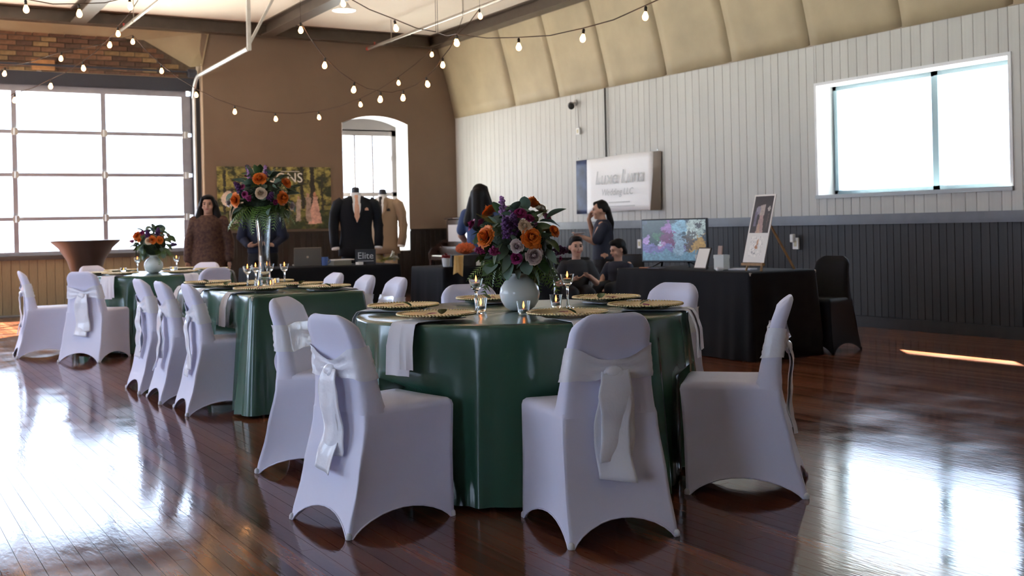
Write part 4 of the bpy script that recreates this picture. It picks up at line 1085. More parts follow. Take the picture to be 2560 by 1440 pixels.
# ------------------------------------------------------------------ things on the right wall
sc = thing('security_camera', 'small black security camera high on the pale wall', 'camera', (U, 13.56, 2.91))
MB().lathe([(.045, 0), (.045, .015), (.02, .02)], 14, Matrix.Rotation(-pi / 2, 4, 'Y')).tube([(-.01, 0, 0), (-.08, .0, -.02)], .014, 8).build('bracket', mat('cam_grey', (.4, .38, .35), .4), sc, 40)
MB().lathe([(.03, 0), (.045, .02), (.045, .11), (.03, .12)], 16, Matrix.Translation((-.07, .03, -.03)) @ Matrix.Rotation(pi * .62, 4, 'X') @ Matrix.Rotation(-.5, 4, 'Y')).build('housing', mat('cam_black', (.02, .02, .02), .3), sc, 40)
tag(MB().tube([(U - .012, 13.50, 2.85), (U - .012, 13.48, 2.53)], .004, 6).build('camera_cable', mat('cam_grey')), 'thin cable between security camera and wall box', 'cable')
def wallbox(name, y, z, w, h, lab, extra=False):
    t = thing(name, lab, 'socket' if 'outlet' in name else 'box', (U - .022, y, z))
    MB().rbox(-.022, 0, -w / 2, w / 2, -h / 2, h / 2, .004).build('plate', mat('white_plastic', (.8, .8, .78), .4), t)
    MB().rbox(-.027, -.02, -w * .22, w * .22, -h * .25, h * .25, .002).build('face', mat('ivory_plastic', (.6, .55, .36), .4), t)
    if extra: MB().rbox(-.07, -.02, -w * .1, w * .42, h * .1, h * .8, .006).build('adapter', mat('white_plastic'), t)
wallbox('alarm_box', 13.47, 2.485, .09, .10, 'small white alarm box with yellow face below the security camera')
wallbox('wall_outlet', 12.06, .86, .08, .12, 'white wall outlet on the dark dado left of the television'); wallbox('wall_outlet', 9.18, .87, .09, .13, 'white wall outlet with plugged adapter right of the easel', True)
tag(MB().tube([(U - .03, 12.79, 2.07), (U - .03, 12.79, 3.03)], .014, 8).build('wall_conduit', mat('dark_pipe', (.06, .055, .05), .5)), 'dark vertical conduit on the pale wall above the banner', 'pipe')

# ------------------------------------------------------------------ black table under the window: television, easel, frame, boxes
tvt = thing('television', 'flat television showing a bright purple and teal picture on black table', 'television', (6.58, 8.22, TR + .004), radians(-70 + 0))
tvt.rotation_euler = (0, 0, atan2(-.34, -.94) + pi / 2)
M_TVB = mat('tv_black', (.01, .01, .012), .3)
MB().rbox(-.355, .355, -.0, .035, .045, .45, .006).build('cabinet', M_TVB, tvt)
MB().bar((-.2, -.06, .004), (-.14, .02, .05), .02, .008).bar((-.2, .1, .004), (-.14, .02, .05), .02, .008).bar((.2, -.06, .004), (.14, .02, .05), .02, .008).bar((.2, .1, .004), (.14, .02, .05), .02, .008).build('stand', M_TVB, tvt)
def tvbg(s, t): return (.10, .20, .28) if t < .22 else (.03, .05, .06)
sh = [('e', .25, .32, .5, .12, (.14, .12, .32)), ('e', .22, .72, .24, .36, (.015, .035, .02)), ('e', .3, .55, .10, .12, (.03, .10, .03)), ('e', .06, .55, .07, .1, (.33, .20, .46)), ('e', .42, .78, .10, .2, (.26, .10, .32)), ('e', .40, .55, .11, .2, (.12, .01, .07)), ('e', .3, .42, .05, .1, (.30, .14, .34)),
      ('e', .62, .80, .14, .2, (.18, .34, .46)), ('e', .58, .42, .1, .3, (.20, .30, .40)), ('b', .87, .80, .13, .22, (.36, .44, .42)), ('e', .90, .86, .045, .09, (.05, .05, .05)), ('b', .86, .42, .14, .20, (.34, .20, .04)), ('e', .74, .42, .06, .2, (.06, .04, .02)), ('e', .8, .62, .05, .09, (.08, .08, .07)), ('e', .25, .45, .03, .05, (.4, .5, .6)), ('e', .66, .68, .06, .05, (.03, .06, .08))]
o = paint(110, 62, tvbg, sh, .07, .5).build('screen', print_mat('screen_glow', .2, .42), tvt); o.scale = (.68, 1, .375); o.location = (-.34, -.0015, .062)
es = thing('table_easel', 'small wooden easel holding the white photo board on black table', 'easel', (6.42, 6.95, TR + .004), pi / 2 + pi)
M_WOOD = mat('easel_wood', (.36, .20, .08), .5, var=.2, scale=20, stretch=(1, 1, .1))
# local: x along the table (-v), -y towards the room (-u)
es.rotation_euler = (0, 0, -pi / 2)
MB().bar((-.09, -.03, 0), (-.02, .14, .52), .018, .012).build('leg', M_WOOD, es); MB().bar((.09, -.03, 0), (.02, .14, .52), .018, .012).build('leg', M_WOOD, es); MB().bar((.0, .43, 0), (.0, .12, .44), .018, .012).build('rear_leg', M_WOOD, es)
MB().bar((-.125, -.035, .055), (.125, -.035, .055), .03, .02).build('ledge', M_WOOD, es)
pb = thing('photo_board', 'white board with dark bridal photo above a small sketch on the easel', 'board', (6.42 - .032, 6.95, TR + .075)); pb.rotation_euler = (radians(-15.5), 0, -pi / 2)
MB().box(-.125, .125, 0, .006, 0, .58).build('board', mat('board_white', (.82, .78, .72), .5), pb)
def pbg(s, t): return (.028, .022, .026)
sh = [('t', .50, .0, .20, .62, (.42, .28, .26)), ('b', .50, .62, .13, .14, (.46, .38, .34)), ('e', .3, .62, .12, .12, (.30, .28, .34)), ('b', .2, .38, .06, .2, (.16, .14, .2)), ('e', .86, .66, .08, .06, (.5, .45, .4)), ('b', .85, .34, .03, .2, (.10, .08, .07)), ('t', .44, .0, .1, .25, (.52, .34, .24))]
o = paint(30, 44, pbg, sh).build('photo', print_mat(), pb); o.scale = (.218, 1, .315); o.location = (-.109, -.001, .25)
o = paint(16, 16, lambda s, t: (.82, .78, .72), [('b', .55, .62, .05, .22, (.6, .36, .22)), ('e', .5, .45, .1, .09, (.5, .24, .12)), ('e', .25, .2, .06, .05, (.4, .38, .36)), ('e', .45, .16, .05, .05, (.4, .38, .36))]).build('sketch', print_mat(), pb); o.scale = (.15, 1, .17); o.location = (-.075, -.001, .05)
def tilted_frame(loc, rz, w, h, lean, lab):
    t = thing('picture_frame', lab, 'frame', loc); t.rotation_euler = (radians(-lean), 0, rz)
    MB().rbox(-w / 2, w / 2, 0, .012, 0, h, .003).build('frame', mat('frame_black', (.03, .022, .018), .4), t); MB().box(-w / 2 + .012, w / 2 - .012, -.002, 0, .012, h - .012).build('card', mat('board_white'), t)
    MB().bar((0, .012, h * .6), (0, .012 + h * .35, .03), .03, .006).build('prop', mat('frame_black'), t)
tilted_frame((6.38, 7.62, TR + .006), -pi / 2, .17, .20, 20, 'small black frame with a blank white card before the television')
def whitebox(x, y, w, d, h, lab):
    t = thing('card_box', lab, 'box', (x, y, TR + .004), -pi / 2 + .15, 'white card boxes'); m = mat('card_white', (.66, .68, .66), .6)
    MB().rbox(-w / 2, w / 2, -d / 2, d / 2, 0, h, .003).build('box', m, t); MB().rbox(-w / 2 - .002, w / 2 + .002, -d / 2 - .002, d / 2 + .002, h - .03, h + .002, .002).build('lid', m, t)
whitebox(6.46, 7.42, .11, .08, .125, 'white card box right of the small frame, brown booklet on it'); whitebox(6.52, 7.76, .07, .08, .12, 'white card box mostly hidden behind the small frame')
tag(MB().box(-.025, .025, -.004, .004, 0, .075).build('booklet', mat('brown_print', (.34, .22, .17), .5)), 'small brown booklet standing on the white card box', 'booklet')
bpy.data.objects['booklet'].location = (6.46, 7.44, TR + .133); bpy.data.objects['booklet'].rotation_euler = (-.12, 0, -pi / 2)
tag(MB().rbox(-.035, .035, -.02, .02, 0, .03, .008).build('charger_case', mat('gloss_white', (.88, .88, .88), .2)), 'small glossy white case on the table edge', 'case'); bpy.data.objects['charger_case'].location = (6.27, 7.23, TR + .004)
def sheet(name, x, y, z, w, d, rz, lab, m, h=.003, cat='paper'):
    o = MB().box(-w / 2, w / 2, -d / 2, d / 2, 0, h).build(name, m); o.location = (x, y, z); o.rotation_euler = (0, 0, rz); return tag(o, lab, cat)
sheet('brochure', 6.50, 7.20, TR + .004, .14, .2, .4, 'pale brochures fanned in front of the easel', mat('pale_print', (.5, .5, .56), .4), .012)
sheet('brochure', 6.30, 8.12, TR + .004, .1, .14, .2, 'dark glossy card before the television', mat('dark_print', (.12, .1, .12), .3), .006)
sheet('brochure', 6.30, 8.3, TR + .004, .06, .09, .6, 'orange card beside the television stand', mat('orange_print', (.55, .2, .08), .4), .008)

# ------------------------------------------------------------------ laptop table
lp = thing('laptop', 'open silver laptop seen from behind on the far black table', 'laptop', (4.37, 11.93, TH + .004), -.25)
M_SILV = mat('laptop_silver', (.36, .32, .27), .35, metal=.6)
MB().rbox(-.15, .15, .0, .21, 0, .016, .003).build('base', M_SILV, lp)
sc_ = MB().rbox(-.15, .15, -.008, 0, 0, .20, .003, Matrix.Translation((0, .0, .014)) @ Matrix.Rotation(.28, 4, 'X')).build('lid', M_SILV, lp)
MB().lathe([(.014, 0), (.014, .002)], 12, Matrix.Translation((0, -.035, .10)) @ Matrix.Rotation(pi / 2 + .28, 4, 'X')).build('badge', mat('badge_pale', (.75, .6, .45), .3), lp)
mg = thing('mug', 'blue mug right of the silver laptop', 'mug', (4.545, 11.85, TH + .004)); M_BLUE = mat('blue_glaze', (.08, .14, .36), .3)
MB().lathe([(.03, 0), (.034, .004), (.036, .095), (.033, .095), (.031, .01), (.001, .008)], 20).build('cup', M_BLUE, mg, 40); MB().tube([(.036 + .03 * sin(pi * i / 8), 0, .075 - .055 * i / 8) for i in range(9)], .005, 6).build('handle', M_BLUE, mg)
sheet('book', 4.72, 11.86, TH + .004, .22, .16, .1, 'thick khaki album lying between the mug and the suits', mat('book_khaki', (.22, .2, .14), .5), .05, 'book')
o = sheet('brochure', 4.75, 11.86, TH + .056, .24, .15, .05, 'white brochures stacked on the khaki album', mat('board_white'), .012); o.rotation_euler = (.0, .0, .05)
sheet('business_card', 4.88, 11.66, TH + .004, .07, .05, .3, 'small white cards at the front edge of the far black table', mat('board_white'), .03, 'card')
sg = thing('table_sign', 'dark table sign with pale Elite lettering in front of the suits', 'sign', (4.98, 11.72, TH + .004), -YAW)
MB().rbox(-.115, .115, 0, .012, 0, .17, .003).build('panel', mat('sign_black', (.012, .011, .011), .35), sg); MB().box(-.115, .115, -.02, .05, 0, .008).build('foot', mat('sign_black'), sg)
o = link('lettering', text_mesh('Elite', .105, 0), mat('pale_ink', (.5, .5, .5), .5), sg); o.rotation_euler = (pi / 2, 0, 0); o.location = (0, -.002, .095)
MB().box(-.09, .09, -.0025, -.002, .035, .04).build('rule', mat('pale_ink'), sg)
gs = thing('greenery_bunch', 'bunch of pale green sprigs with white ribbon on the far black table', 'greenery', (5.27, 11.86, TH + .02), .3)
for i in range(16):
    o = link('sprig', GOLDEN, None, gs); a = rnd(-.5, .5); orient_leaf(o, (rnd(-.1, .06), rnd(-.04, .04), rnd(0, .06)), (1 if i % 3 else -.6, a, rnd(.0, .5)), rnd(-1, 1), rnd(.9, 1.4))
rb = MB()
for i in range(10): rb.tube([(.08 + rnd(-.02, .02), rnd(-.03, .03), .02), (.13 + rnd(-.03, .03), rnd(-.05, .05), rnd(.05, .14)), (.17 + rnd(-.02, .02), rnd(-.05, .05), rnd(.0, .08))], .007, 6)
rb.build('ribbon', mat('ribbon_white', (.75, .78, .74), .5), gs, 'all')
pc = thing('pillar_candle', 'white pillar candle glowing in the light on the arched window sill', 'candle', (7.74, V + .12, AZ0 + .006)); MB().lathe([(.038, 0), (.04, .004), (.04, .20), (.036, .204), (.001, .198)], 20).build('wax', M_WAX, pc, 40); MB().tube([(0, 0, .198), (0, 0, .215)], .0015, 5).build('wick', M_CORD, pc)

# ------------------------------------------------------------------ suits on stands
def suit(loc, rz, label, mj, ms, mt, shirt_w=.055, dark_pants=True, sq=None, lap=None):
    t = thing('suit_mannequin', label, 'mannequin', loc, rz, 'suits before the arched window')
    sec = [(1.565, .075, .065, .0), (1.545, .13, .08, .0), (1.515, .205, .095, .0), (1.46, .232, .11, 0), (1.34, .222, .125, -.005), (1.16, .198, .115, -.005), (1.04, .200, .118, 0), (.90, .228, .128, .0), (.80, .235, .13, .0)]
    ring = lambda z, a, b, y, n=28: [(a * cos(2 * pi * i / n), y + b * sin(2 * pi * i / n) * (1 if sin(2 * pi * i / n) > 0 else .92), z) for i in range(n)]
    MB().loft([ring(*s_) for s_ in sec][::-1], True, True).build('jacket', mj, t, 'all')
    for sx in (-1, 1):
        s = MB().tube([(sx * .17, 0, 1.50), (sx * .225, .0, 1.46), (sx * .262, .01, 1.34), (sx * .285, .012, 1.18), (sx * .285, -.015, 1.03), (sx * .272, -.05, .91)], [.062, .074, .073, .066, .060, .057], 14).build('sleeve', mj, t, 'all')
        MB().tube([(sx * .2722, -.05, .912), (sx * .270, -.055, .888)], [.050, .049], 14).build('cuff', ms, s, 40)
        MB().tube([(sx * .10, .0, .83), (sx * .10, .005, .45), (sx * .095, .0, .05)], [.095, .085, .08], 14).build('trouser_leg', mj if dark_pants else mt, t, 'all')
        # lapel
        lp_ = MB().loft([[(sx * .055, -.088, 1.555), (sx * .105, -.096, 1.49), (sx * .085, -.124, 1.40), (sx * .012, -.128, 1.22)], [(sx * .055, -.094, 1.557), (sx * .108, -.102, 1.492), (sx * .088, -.130, 1.40), (sx * .012, -.134, 1.22)]], True, True)
        lp_.build('lapel', lap or mj, t)
    def front(z): return -lerp_tab([(0.8, .123), (1.04, .112), (1.16, .112), (1.34, .122), (1.46, .105), (1.515, .09), (1.56, .064)], z)
    sp = MB()
    zz = [1.225, 1.30, 1.38, 1.46, 1.53, 1.57]; ww = [.004, .028, .046, .058, .062, .058]
    sp.loft([[(-w, front(z) - .003, z), (-w * .4, front(z) - .007, z), (w * .4, front(z) - .007, z), (w, front(z) - .003, z)] for z, w in zip(zz, ww)], closed=False).build('shirt', ms, t, 'all')
    MB().lathe([(.068, 1.545), (.064, 1.60), (.058, 1.605), (.056, 1.56)], 18, None, False, False).build('collar', ms, t, 40)
    MB().loft([[(-w, front(z) - .010, z), (0, front(z) - .016, z), (w, front(z) - .010, z)] for z, w in ((1.232, .006), (1.30, .034), (1.42, .030), (1.525, .016), (1.545, .024), (1.575, .020))], closed=False).build('tie', mt, t, 'all')
    MB().lathe([(.05, 1.55), (.052, 1.62), (.05, 1.66), (.035, 1.675), (.001, 1.678)], 18).build('neck_cap', mat('neck_dark', (.025, .025, .03), .4), t, 40)
    if sq: MB().poly([(.10, front(1.38) - .004, 1.375), (.15, front(1.38) + .006, 1.375), (.145, front(1.4) + .006, 1.405), (.125, front(1.4) - .002, 1.415), (.102, front(1.4) - .004, 1.40)]).build('pocket_square', sq, t)
    MB().lathe([(.16, 0), (.16, .012), (.02, .02), (.018, .1)], 20).tube([(0, 0, .02), (0, 0, .85)], .016, 8).build('stand', M_GALV, t, 40)
    return t
M_NAVY = mat('suit_navy', (.0065, .008, .012), .75, spec=.3); M_TAN = mat('suit_tan', (.36, .26, .165), .75, sheen=.2); M_SHIRT = mat('shirt_white', (.80, .79, .78), .6); M_PEACH = mat('tie_peach', (.72, .40, .27), .45, var=.1, scale=40)
suit((5.545, 13.33, 0), -YAW + .25, 'dark navy suit with peach tie on a stand', M_NAVY, M_SHIRT, M_PEACH, sq=M_PEACH)
suit((6.24, 14.05, .06), -YAW - .25, 'tan suit on a stand behind the dark navy suit', M_TAN, M_SHIRT, mat('tie_black', (.015, .015, .015), .5), sq=mat('tie_black'), lap=mat('tan_lapel', (.30, .21, .13), .7))
bpy.data.objects['suit_mannequin.001'].location.z = 0

# ------------------------------------------------------------------ piano in the corner
pn = thing('upright_piano', 'dark upright piano in the far right corner', 'piano', (8.70, 15.50, 0))
M_PNO = mat('piano_walnut', (.028, .016, .012), .25, coat=.4, var=.2, scale=6)
PL = 1.50; D_ = .36
MB().rbox(.03, D_, 0, PL, .02, 1.27, .008).build('case', M_PNO, pn); MB().rbox(-.02, D_ + .01, -.02, PL + .02, 1.27, 1.305, .01).build('top_board', M_PNO, pn)
MB().box(.0, .03, .04, PL - .04, .80, 1.26).build('upper_panel', M_PNO, pn)
MB().box(-.012, .0, .12, PL - .12, .90, 1.18).build('panel_field', mat('painted_panel_sheen', (.30, .27, .28), .2, coat=.6), pn)  # light on the panel is put into its paler colour
MB().box(-.33, .03, 0, PL, .60, .66).build('keybed', M_PNO, pn)
for y in (0, PL - .05):
    MB().loft([[(-.34, yy, .60), (.03, yy, .60), (.03, yy, .95), (-.06, yy, .93), (-.28, yy, .80), (-.34, yy, .72)] for yy in (y, y + .05)], True, True).build('cheek', M_PNO, pn); MB().lathe([(.035, 0), (.03, .05), (.022, .3), (.03, .52), (.04, .60)], 12, Matrix.Translation((-.30, y + .025, 0))).build('leg', M_PNO, pn, 40)
wk = MB(); bk = MB()
for i in range(44):
    y0_ = .055 + i * (PL - .11) / 44; wk.box(-.30, -.16, y0_ + .0005, y0_ + (PL - .11) / 44 - .0005, .66, .675)
    if i % 7 in (0, 1, 3, 4, 5): bk.box(-.25, -.16, y0_ + .022, y0_ + .038, .675, .685)
wk.build('white_keys', mat('ivory_key', (.8, .78, .7), .3), pn); bk.build('black_keys', M_TVB, pn)
MB().box(-.165, -.15, .05, PL - .05, .66, .82).build('fallboard', M_PNO, pn)
jr = thing('lidded_jar', 'brown jar with golden lid standing on the piano', 'jar', (8.86, 16.28, 1.306)); MB().lathe([(.04, 0), (.06, .02), (.065, .08), (.05, .13), (.035, .15)], 18).build('body', mat('jar_dark', (.09, .06, .05), .25, var=.4), jr, 40); MB().lathe([(.05, .15), (.062, .165), (.06, .24), (.05, .262), (.001, .264)], 18).build('lid', mat('jar_gold', (.40, .20, .07), .3, metal=.3), jr, 40)

# ------------------------------------------------------------------ table with the orange flower ball
cr = thing('display_crate', 'low black crate at the edge of the middle black table', 'crate', (5.41, 10.15, TH + .004), -.1); m = mat('crate_black', (.02, .017, .015), .6)
for a in ((-.2, .2, -.14, -.125, 0, .10), (-.2, .2, .125, .14, 0, .10), (-.2, -.185, -.125, .125, 0, .10), (.185, .2, -.125, .125, 0, .10)): MB().box(*a).build('side', m, cr)
MB().box(-.2, .2, -.14, .14, .10, .108).build('lid', m, cr)
fb = thing('flower_ball', 'ball of orange blooms on the black crate', 'flowers', (5.41, 10.13, TH + .115)); mb = MB()
MB().ell((0, 0, .062), (.10, .08, .058), 18).build('core', mat('orange_core', (.5, .09, .02), .7), fb, 'all')
sm_me = rose_mesh(mat('orange_mum', (.75, .15, .04), .6), .018, 4, 1.1, 5, .1, 9)
for i in range(60):
    z = 1 - 1.5 * (i + .5) / 60; r_ = sqrt(max(0, 1 - z * z)); a = i * 2.4; n = Vector((r_ * cos(a), r_ * sin(a), z)); o = link('bloom', sm_me, None, fb); orient(o, (n.x * .10, n.y * .08, .062 + n.z * .058), n, a, .9)
rp = thing('posy_cup', 'white cup of dark red blooms left of the orange flower ball', 'flowers', (5.125, 10.02, TH + .004)); MB().lathe([(.028, 0), (.034, .01), (.045, .09), (.041, .09), (.03, .01), (.001, .01)], 18).build('cup', mat('white_ceramic'), rp, 40)
red_me = rose_mesh(mat('dark_red', (.26, .02, .02), .5), .024, 5, 1.0, 4, .05, 12)
for i in range(9): a = i * 2.4; n = Vector((cos(a) * .6, sin(a) * .6, 1)); o = link('bloom', red_me, None, rp); orient(o, (.03 * cos(a) * (i > 0), .03 * sin(a) * (i > 0), .10 + (.02 if i == 0 else 0)), n, a)
yc = MB().grid(lambda s, t: (s * .10 - .02 * t, -.012 * sin(s * 9) - .006 * (t > .4) - .03 * t * sin(s * 3), .09 - .19 * t + .02 * sin(s * 5) * t), 10, 14).build('drape_cloth', mat('mustard_cloth', (.60, .38, .13), .7), None, 'all'); yc.location = (5.17, 9.925, TH + .025); yc.modifiers.new('thick', 'SOLIDIFY').thickness = .003
tag(yc, 'mustard cloth draped over the front of the middle black table', 'cloth')
sheet('place_card', 5.50, 10.0, TH + .004, .09, .01, 0, 'white place card leaning before the orange flower ball', mat('board_white'), .06, 'card'); bpy.data.objects['place_card'].location = (5.50, 9.995, TH + .004)

# ------------------------------------------------------------------ people
M_SKIN = mat('skin', (.52, .29, .20), .5, var=.06, scale=20); M_HAIR = mat('hair_black', (.006, .0045, .0045), .6, spec=.25, var=.3, scale=60, stretch=(1, 1, .15))
M_EYE = mat('eye_dark', (.02, .015, .012), .2); M_LIP = mat('lip', (.40, .11, .10), .45); M_SHOE = mat('shoe_black', (.015, .014, .014), .4)
def hand(mb, w, d, n, s=1.):
    w = Vector(w); d = Vector(d).normalized(); n = Vector(n); n = (n - d * n.dot(d)).normalized(); b = d.cross(n)
    c = w + d * .045 * s; mb.cap(w, .020 * s, c, .026 * s, 8); mb.cap(c - b * .018 * s, .018 * s, c + b * .018 * s, .018 * s, 8)
    for k, L in zip((-1.5, -.5, .5, 1.5), (.055, .070, .074, .064)):
        p = c + b * (.0145 * k * s) + d * .022 * s; m = p + d * (L * .5 * s) + n * .006 * s; e = m + d * (L * .42 * s) + n * .022 * s
        mb.cap(p, .0085 * s, m, .0078 * s, 6); mb.cap(m, .0078 * s, e, .0065 * s, 6)
    p = w + d * .018 * s + b * .024 * s; m = p + (d * .6 + b * .7 + n * .3).normalized() * .034 * s; mb.cap(p, .011 * s, m, .0095 * s, 6); mb.cap(m, .0095 * s, m + (d * .9 + n * .3).normalized() * .028 * s, .008 * s, 6)
def head(mb, c, ang, s=1., nod=0.):
    M = Matrix.Translation(c) @ Matrix.Rotation(ang, 4, 'Z') @ Matrix.Rotation(nod, 4, 'X') @ Matrix.Diagonal((s, s, s, 1))
    mb.ell((0, .012, .02), (.072, .088, .092), 20, M=M); mb.ell((0, -.012, -.045), (.055, .066, .068), 16, M=M); mb.ell((0, -.045, -.088), (.028, .028, .024), 10, M=M)
    mb.ell((0, -.088, -.022), (.012, .020, .018), 8, M=M); mb.ell((0, -.078, .004), (.009, .014, .026), 8, M=M)
    for sx in (-1, 1):
        mb.ell((sx * .074, .012, -.01), (.010, .018, .030), 8, M=M); mb.ell((sx * .042, -.055, -.035), (.022, .022, .022), 8, M=M); mb.ell((sx * .030, -.072, .022), (.022, .012, .009), 8, M=M)
    return M
def person(label, loc, rz, hc, hang, limbs, hands, clothes, hair, s=1., nod=0., group='people in the hall', face=True):
    t = thing('person', label, 'person', loc, rz, group); mb = MB(); M = head(mb, hc, hang, s, nod)
    for (p, r0, q, r1) in limbs: mb.cap(p, r0, q, r1, 12)
    for h in hands: hand(mb, *h)
    body = mb.build('body', M_SKIN, t); remesh(body, .0085, 3)
    if face:
        for sx in (-1, 1):
            MB().ell((sx * .030, -.078, .004), (.011, .006, .0065), 10, M=M).build('eye', M_EYE, body, 'all'); MB().ell((sx * .031, -.080, .024), (.018, .006, .0035), 8, M=M).build('eyebrow', M_HAIR, body, 'all')
        MB().ell((0, -.082, -.057), (.021, .008, .0065), 10, M=M).build('mouth', M_LIP, body, 'all')
    for (name, m_, parts, vox) in clothes:
        mb = MB()
        for q in parts:
            if q[0] == 'c': mb.cap(q[1], q[2], q[3], q[4], 14)
            elif q[0] == 'e': mb.ell(q[1], q[2], 16)
            else: mb.loft(q[1], True, True)
        o = mb.build(name, m_, t); remesh(o, vox, 4)
    mb = MB()
    for q in hair:
        if q[0] == 'e': mb.ell(q[1], q[2], 18, M=M)
        else: a, b = M @ Vector(q[1]), M @ Vector(q[3]); mb.cap(a, q[2] * s, b, q[4] * s, 12)
    o = mb.build('hair', M_HAIR, t); remesh(o, .009, 3)
    return t
def oval(z, a, b, y=0, x=0, n=20): return [(x + a * cos(2 * pi * i / n), y + b * sin(2 * pi * i / n), z) for i in range(n)]
LONG = [('e', (0, .03, .035), (.085, .085, .088)), ('e', (0, -.02, .082), (.066, .066, .034)), ('c', (-.072, .03, .02), .036, (-.115, .0, -.20), .055), ('c', (.072, .03, .02), .036, (.115, .0, -.20), .055), ('c', (-.05, .06, 0), .05, (-.06, .07, -.22), .05), ('c', (.05, .06, 0), .05, (.06, .07, -.22), .05), ('c', (-.055, -.045, .075), .022, (-.078, -.02, .0), .02), ('c', (.055, -.045, .075), .022, (.078, -.02, .0), .02)]
SHORT = [('e', (0, .025, .040), (.082, .090, .085)), ('e', (0, -.03, .088), (.062, .055, .032)), ('c', (-.06, .05, 0), .032, (-.055, .06, -.05), .03), ('c', (.06, .05, 0), .032, (.055, .06, -.05), .03)]
def stand_legs(h, x=.08, r=.06): return [((-x, 0, h), r * 1.25, (-x, 0, h * .52), r * .85), ((-x, 0, h * .52), r * .82, (-x, .01, .08), r * .55), ((x, 0, h), r * 1.25, (x, 0, h * .52), r * .85), ((x, 0, h * .52), r * .82, (x, .01, .08), r * .55), ((-x, .01, .05), .035, (-x, -.14, .028), .026), ((x, .01, .05), .035, (x, -.14, .028), .026)]
def shoes(x=.08): return ('shoes', M_SHOE, [('c', (-x, .03, .042), .040, (-x, -.15, .034), .033), ('c', (x, .03, .042), .040, (x, -.15, .034), .033)], .012)
# woman in the patterned dress
M_DRESS = mat('patterned_dress', (.045, .016, .014), .8, vary2=(.12, .060, .036), scale=34)
TORSO = [((0, 0, 1.34), .055, (0, .0, 1.42), .05), ((-.12, .0, 1.26), .05, (.12, .0, 1.26), .05), ((0, 0, 1.20), .085, (0, 0, .95), .09)]
arms = [((-.17, 0, 1.27), .05, (-.225, .02, 1.02), .042), ((-.225, .02, 1.02), .04, (-.235, -.04, .80), .028), ((.17, 0, 1.27), .05, (.225, .02, 1.02), .042), ((.225, .02, 1.02), .04, (.235, -.04, .80), .028)]
person('woman with long dark hair in a patterned brown dress standing by the garage door', (3.65, 13.29, 0), -YAW + .12, (0, -.01, 1.47), 0, TORSO + arms + stand_legs(.85), [((-.235, -.04, .80), (-.05, -.1, -1), (.6, -.5, 0)), ((.235, -.04, .80), (.05, -.1, -1), (-.6, -.5, 0))],
       [('dress', M_DRESS, [('l', [oval(.42, .27, .22), oval(.6, .245, .2), oval(.85, .20, .165), oval(1.0, .165, .135), oval(1.08, .160, .13), oval(1.2, .175, .14), oval(1.28, .19, .11), oval(1.345, .09, .075)]), ('c', (-.165, 0, 1.275), .066, (-.23, .02, 1.02), .066), ('c', (-.23, .02, 1.02), .066, (-.238, -.035, .83), .055), ('c', (.165, 0, 1.275), .066, (.23, .02, 1.02), .066), ('c', (.23, .02, 1.02), .066, (.238, -.035, .83), .055)], .012), shoes()], LONG)
# woman seen from behind at the middle table
arms = [((-.17, 0, 1.29), .05, (-.25, -.06, 1.04), .042), ((-.25, -.06, 1.04), .04, (-.27, -.24, .92), .028), ((.17, 0, 1.29), .05, (.25, -.06, 1.04), .042), ((.25, -.06, 1.04), .04, (.22, -.24, .92), .028)]
M_TEEB = mat('tee_blue', (.05, .085, .20), .8); M_JEAN = mat('jeans_navy', (.012, .016, .04), .8)
M_TEE = mat('tee_navy', (.018, .022, .042), .8); M_BLK = mat('trousers_black', (.008, .008, .01), .8)
def top(m, z0=.86, w=.17, sl=.10, x=.17, zs=1.285, ex=.235, ez=1.10, ey=-.03):
    return ('shirt', m, [('l', [oval(z0, w, .125), oval(1.05, w * .94, .12), oval(1.2, w * 1.02, .125), oval(zs, w * 1.06, .10), oval(zs + .065, .085, .07)]), ('c', (-x, 0, zs - .005), .064, (-ex, ey, ez), .062), ('c', (x, 0, zs - .005), .064, (ex, ey, ez), .062)], .012)
def pants(m, h=.88, x=.085): return ('trousers', m, [('l', [oval(h - .1, .165, .125), oval(h + .03, .16, .12)]), ('c', (-x, 0, h - .06), .092, (-x, 0, .45), .075), ('c', (-x, 0, .45), .075, (-x, .005, .09), .062), ('c', (x, 0, h - .06), .092, (x, 0, .45), .075), ('c', (x, 0, .45), .075, (x, .005, .09), .062)], .013)
TORSO2 = [((0, 0, 1.36), .055, (0, .0, 1.44), .05), ((-.12, .0, 1.27), .05, (.12, .0, 1.27), .05), ((0, 0, 1.20), .085, (0, 0, .90), .085)]
person('woman with long black hair and blue shirt seen from behind by the piano', (6.10, 11.05, 0), pi - YAW - .25, (0, -.01, 1.50), 0, TORSO2 + arms + stand_legs(.85), [((-.27, -.24, .92), (.2, -1, -.1), (.3, 0, -1)), ((.22, -.24, .92), (-.2, -1, -.1), (-.3, 0, -1))],
       [top(M_TEEB), pants(M_JEAN), shoes()], LONG + [('c', (0, .08, 0), .08, (0, .095, -.34), .085), ('c', (-.06, .06, -.05), .06, (-.12, .06, -.30), .07), ('c', (.06, .06, -.05), .06, (.12, .06, -.30), .07)])
